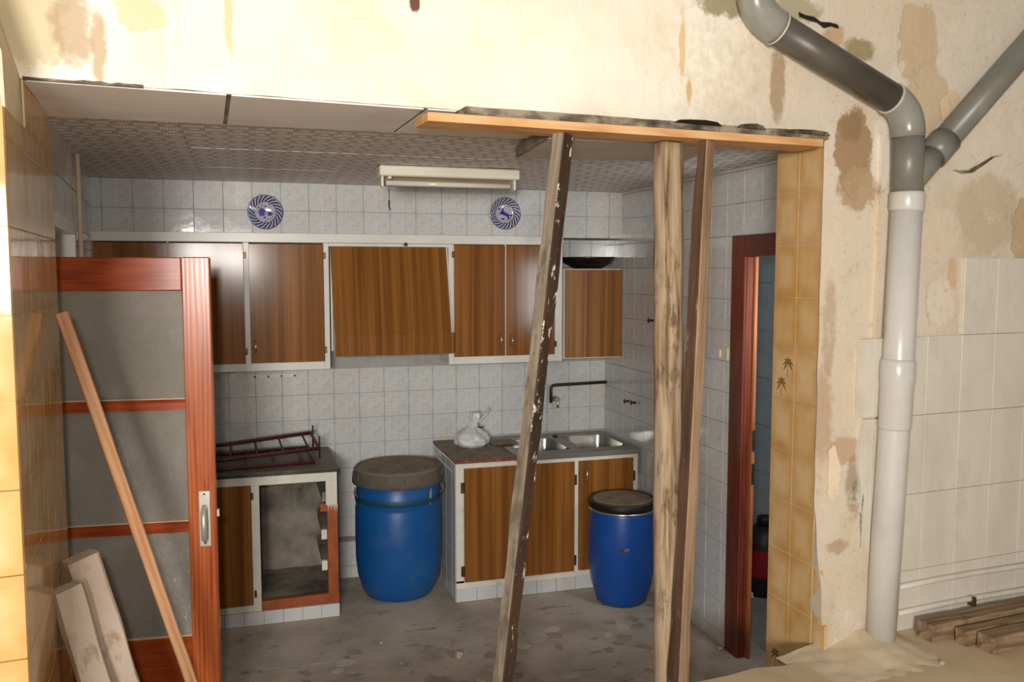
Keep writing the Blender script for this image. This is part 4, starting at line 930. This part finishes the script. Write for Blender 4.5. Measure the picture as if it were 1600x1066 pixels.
# ------------------------------------------------------------------ timbers and props
def beam(name, p0, p1, w_, d_, mats, label, cat, roll=0.0, segs=24, jit=.003, face=None, taper=1.0, round_=False, group=None, ch=.004):
    """a prop from p0 to p1; its own z axis runs along it"""
    p0, p1 = Vector(p0), Vector(p1); L_ = (p1 - p0).length; mb = MB()
    if round_:
        n = 18; sec = []
        for i in range(n):
            a = 2 * math.pi * i / n; sec.append((math.cos(a) * w_ / 2 * (1 + .08 * math.sin(a * 3 + 1)), math.sin(a) * d_ / 2 * (1 + .06 * math.sin(a * 2))))
    else:
        a, b = w_ / 2, d_ / 2; c = ch
        sec = [(-a + c, -b), (a - c, -b), (a, -b + c), (a, b - c), (a - c, b), (-a + c, b), (-a, b - c), (-a, -b + c)]
    n = len(sec); vs = []; sd = random.random() * 90
    for k in range(segs + 1):
        s_ = k / segs; sc_ = 1 + (taper - 1) * s_
        wob = Vector((mnoise.noise(Vector((sd, s_ * 2.2, 0))), mnoise.noise(Vector((sd, s_ * 2.2, 9))), 0)) * jit * 1.5
        for (x, y) in sec:
            q = mnoise.noise(Vector((x * 30 + sd, y * 30, s_ * L_ * 7)))
            kk = 1 + q * jit / max(w_, d_) * 4
            zz = s_ * L_ + (q * jit * 2 if k in (0, segs) else 0)
            vs.append((x * sc_ * kk + wob.x, y * sc_ * kk + wob.y, zz))
    fs = [(k * n + i, k * n + (i + 1) % n, (k + 1) * n + (i + 1) % n, (k + 1) * n + i) for k in range(segs) for i in range(n)]
    mb.add(vs, fs, 0, round_)
    mb.f += [tuple(range(n - 1, -1, -1)), tuple(range(segs * n, segs * n + n))]; mb.mi += [0, 0]
    if face:    # material index by local side direction
        for k in range(segs):
            for i in range(n):
                (x0, y0), (x1, y1) = sec[i], sec[(i + 1) % n]; nx, ny = (y1 - y0), -(x1 - x0)
                mb.mi[k * n + i] = face(nx, ny)
    z = (p1 - p0).normalized(); ref = Vector((1, 0, 0)) if abs(z.x) < .9 else Vector((0, 1, 0))
    x = (ref - z * ref.dot(z)).normalized(); y = z.cross(x)
    M_ = Matrix((x, y, z)).transposed().to_4x4() @ Matrix.Rotation(roll, 4, 'Z'); M_.translation = p0
    ob = link(name, mb.mesh(name, mats), None); ob.matrix_world = M_
    return tag(ob, label, cat, group)
# header boards held up by the props
def board(name, u0, u1, v0, v1, z0, z1, tilt, mat, label, jit=.002, segs=60):
    mb = MB(); sec = [(v0, z0), (v1, z0), (v1, z1), (v0, z1)]; vs = []
    for k in range(segs + 1):
        s_ = k / segs; u = u0 + (u1 - u0) * s_
        for (v, z) in sec:
            q = mnoise.noise(Vector((u * 12, v * 20, z * 20))) * jit
            vs.append((u - u0, v + q, z + q + tilt * s_ - z0))
    fs = [(k * 4 + i, k * 4 + (i + 1) % 4, (k + 1) * 4 + (i + 1) % 4, (k + 1) * 4 + i) for k in range(segs) for i in range(4)] + [(3, 2, 1, 0), tuple(range(segs * 4, segs * 4 + 4))]
    mb.add(vs, fs)
    ob = link(name, mb.mesh(name, [mat]), None, fw(u0, 0, z0), (0, 0, FROT))
    return tag(ob, label, 'timber')
board('header_beam', 1.030, 2.452, -.09, .045, 2.301, 2.326, .002, 'new_timber', 'fresh orange timber header resting on the three props', .0006)
board('header_plank', 1.148, 2.478, -.085, .03, 2.3275, 2.352, .002, 'dirty_plank', 'mortar-crusted grey plank between the orange header and the lintel', .0035)
# crusts of mould and slate along the top of the plank
for k, (u, z, w_, h_, lb) in enumerate(((1.94, 2.352, .09, .010, 'dark slate splinter lying on the crusted plank above the round post'), (2.15, 2.350, .055, .013, 'black mould tuft on the crusted plank right of the slate splinter'), (2.38, 2.347, .10, .010, 'row of black mouldy crust at the right end of the plank'))):
    mb = MB(); pts = [(-w_, -.004), (w_, -.006), (w_ * .8, h_ * .6), (w_ * .3, h_), (-w_ * .4, h_ * .8), (-w_ * .8, h_ * .5)]
    mb.prism(pts, 1, -.095, -.082)
    ob = link('mouldy_crust', mb.mesh('mouldy_crust', ['mould' if k else 'lid_black']), None, fw(u, 0, z), (0, 0, FROT)); tag(ob, lb, 'debris')
# white board fixed under the ceiling behind the header
t = thing('ceiling_board', 'white board fixed under the ceiling behind the header timbers', 'board', (1.3, 2.95, 2.355))
part(t, 'panel', MB().prism([(-.335, -.19), (.315, -.19), (.365, .175), (.285, .262), (-.295, .272)], 2, -.045, -.008), 'board')
part(t, 'left_edge', MB().prism([(-.345, -.19), (-.335, -.19), (-.295, .272), (-.308, .272)], 2, -.047, -.006), 'cement', 'crumbling grey edge')
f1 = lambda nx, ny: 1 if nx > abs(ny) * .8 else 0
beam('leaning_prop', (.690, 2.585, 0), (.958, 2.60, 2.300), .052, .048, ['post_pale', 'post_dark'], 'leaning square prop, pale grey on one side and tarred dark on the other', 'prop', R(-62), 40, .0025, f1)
beam('round_prop', (1.392, 2.668, 0), (1.358, 2.668, 2.299), .105, .090, ['post_round'], 'upright weathered round log prop under the header', 'prop', 0, 60, .003, None, .98, True)
f3 = lambda nx, ny: 1 if nx > abs(ny) * .8 else 0
spl = beam('splintered_prop', (1.345, 2.556, 0), (1.466, 2.606, 2.300), .058, .050, ['post_brown', 'post_light'], 'split brown prop leaning across the foot of the round log', 'prop', R(-72), 60, .004, f3, .84)
sp_ = beam('splinter', (1.315, 2.546, .0), (1.428, 2.580, 1.18), .022, .016, ['post_light'], 'pale torn splinter', None, 0, 30, .003, None, .2)
sp_.parent = spl; sp_.matrix_parent_inverse = spl.matrix_basis.inverted()
# timbers leaning on the left tiled wall
beam('lath', (-.075, 2.995, 0), (-.532, 2.845, 1.75), .036, .022, ['lath_wood'], 'slender orange lath leaning on the cream tiled pier', 'lath', R(20), 20, .0012)
beam('caked_beam', (-.262, 2.865, 0), (-.497, 2.795, 1.022), .088, .060, ['chalk_wood'], 'longer plaster-caked beam leaning on the cream tiled pier', 'beam', R(28), 24, .0022, group='plaster-caked beams', ch=.007)
beam('caked_beam', (-.318, 2.745, 0), (-.522, 2.70, .965), .078, .055, ['chalk_wood'], 'shorter plaster-caked beam leaning leftmost on the cream tiled pier', 'beam', R(34), 24, .0022, group='plaster-caked beams', ch=.007)

# ------------------------------------------------------------------ drain pipes on the front wall
o = fw(2.85, -.07, ZP); t = thing('drain_pipe', 'plastic soil pipe with elbows and a branch running down the front wall', 'pipe', o, FROT)
def q(u, z, v=-.07): return Vector((u - 2.85, v + .07, z - ZP))
def arc(p0, c, p1, n=9):  # quadratic bend
    return [(p0 * (1 - s) ** 2 + c * 2 * s * (1 - s) + p1 * s * s) for s in [k / n for k in range(n + 1)]]
D0, D1 = q(2.262, 2.690), q(2.772, 2.494)
dd = (D1 - D0).normalized()
part(t, 'sloping_pipe', MB().tube([D0 - dd * .02, D1 + dd * .02], .053, 32), 'pipe_dark', 'dark grey sloping pipe')
part(t, 'elbow', MB().tube([q(2.165, 3.0), q(2.165, 2.90)] + arc(q(2.165, 2.80), q(2.165, 2.727), D0, 10), .0575, 32), 'pipe_grey', 'pale grey elbow')
for pc, dr in ((D0, -1), (D1, 1)): part(t, 'ring', MB().tube([pc - dd * .003, pc + dd * .003], .0592, 32), 'pipe_white')
ve = q(2.858, 2.385)
part(t, 'elbow', MB().tube(arc(D1, q(2.850, 2.464), ve, 10) + [q(2.859, 2.36)], .0575, 32), 'pipe_grey', 'pale grey elbow')
part(t, 'branch_fitting', MB().tube([q(2.859, 2.37), q(2.862, 2.27), q(2.865, 2.145)], [.0555, .0555, .0555], 32).tube([q(2.868, 2.195), q(2.985, 2.305)], .050, 28), 'pipe_mid', 'dusty grey branch fitting')
part(t, 'branch_collar', MB().tube([q(2.975, 2.296), q(3.045, 2.362)], .0565, 28), 'pipe_mid')
part(t, 'branch_pipe', MB().tube([q(3.02, 2.338), q(3.95, 3.21)], .0485, 28), 'pipe_mid')
part(t, 'socket', MB().tube([q(2.864, 2.162), q(2.864, 2.150), q(2.863, 2.10), q(2.862, 2.09)], [.0590, .0610, .0610, .0575], 32), 'pipe_white')
part(t, 'down_pipe', MB().tube([q(2.864, 2.15), q(2.849, 1.50), q(2.832, 1.05), q(2.806, .44)], .0555, 32), 'pipe_white', 'pale grey down pipe')
part(t, 'collar', MB().tube([q(2.8495, 1.545), q(2.849, 1.535), q(2.8475, 1.47), q(2.847, 1.455), q(2.842, 1.29), q(2.842, 1.283)], [.0575, .0625, .0625, .0595, .0590, .0565], 32), 'pipe_white')
# thin painted pipes low on the wall
for (z, lb, cl_) in ((.645, 'upper thin painted pipe along the foot of the front wall', None), (.540, 'lower thin painted pipe with a clip along the foot of the front wall', 3.327)):
    tt = thing('thin_pipe', lb, 'pipe', fw(2.95, -.03, z), FROT)
    part(tt, 'pipe', MB().tube([(-.02 + .2 * k, .003 * math.sin(k * 1.3), .004 * math.sin(k * .9)) for k in range(15)], .0115, 10), 'painted_tile')
    if cl_: part(tt, 'clip', MB().box(cl_ - 2.95 - .01, cl_ - 2.95 + .01, -.016, .014, -.024, .014, .002), 'hinge')
# dust heap at the foot of the down pipe
def heap(i, j):
    x = -.42 + i * .60; y = -.16 + j * .32
    h = .07 * math.exp(-((x + .05) / .20) ** 2) * max(0, (j - .25)) * (1 + .5 * mnoise.noise(Vector((x * 7, y * 7, 2)))) + .006 * mnoise.noise(Vector((x * 20, y * 20, 0)))
    ed = min(1, min(i, 1 - i) * 6) * min(1, j * 5)
    return (x, y, -.004 + max(0, h + .006) * ed)
ob = link('dust_heap', MB().grid(heap, 36, 20).mesh('dust_heap', ['dust_white']), None, fw(2.78, -.18, ZP), (0, 0, FROT)); tag(ob, 'low heap of pale dust at the foot of the down pipe', 'dust', kind='stuff')
# three old timber offcuts on the raised floor
for (c0, ang, L_, w_, h_, lb, sd) in (((2.455, 2.630), 4.9, .9, .078, .068, 'old timber offcut farthest back of the three, against the thin pipes', 1), ((2.555, 2.556), 4.9, .8, .05, .058, 'narrow old timber offcut between the other two', 2), ((2.60, 2.482), 4.9, .8, .075, .060, 'old timber offcut nearest the front of the three', 3)):
    a = R(ang); p0 = Vector((c0[0], c0[1], ZP + h_ / 2 + .001)); p1 = p0 + Vector((math.cos(a), math.sin(a), 0)) * L_
    mb = MB(); segs = 14; sec = [(-w_ / 2, h_ / 2 - .004), (-w_ / 2, -h_ / 2), (w_ / 2, -h_ / 2), (w_ / 2, h_ / 2 - .004), (w_ / 2 - .004, h_ / 2), (-w_ / 2 + .004, h_ / 2)]; vs = []
    for k in range(segs + 1):
        for (y, z) in sec:
            qn = mnoise.noise(Vector((k * .6, y * 40 + sd, z * 40))); vs.append((k / segs * L_ + (qn * .008 if k == 0 else 0), y + qn * .004, z + (qn * .003 if z > 0 else 0)))
    n = 6; fs = [(k * n + i, k * n + (i + 1) % n, (k + 1) * n + (i + 1) % n, (k + 1) * n + i) for k in range(segs) for i in range(n)] + [tuple(range(n - 1, -1, -1)), tuple(range(segs * n, segs * n + n))]
    ob = link('timber_offcut', mb.add(vs, fs).mesh('timber_offcut', ['old_timber']), None, p0, (0, 0, a)); tag(ob, lb, 'timber', 'old timber offcuts on the raised floor')
for k, (x, y, r) in enumerate(((2.30, 2.55, .007), (2.36, 2.44, .010), (2.15, 2.58, .006))):
    lump('dust_crumb', (x, y, ZP), r, 'rubble', ('small plaster crumb on the raised floor nearest the down pipe', 'largest plaster crumb on the raised floor before the timber offcuts', 'small plaster crumb on the raised floor nearest the cream jamb')[k], 'rubble', .7)
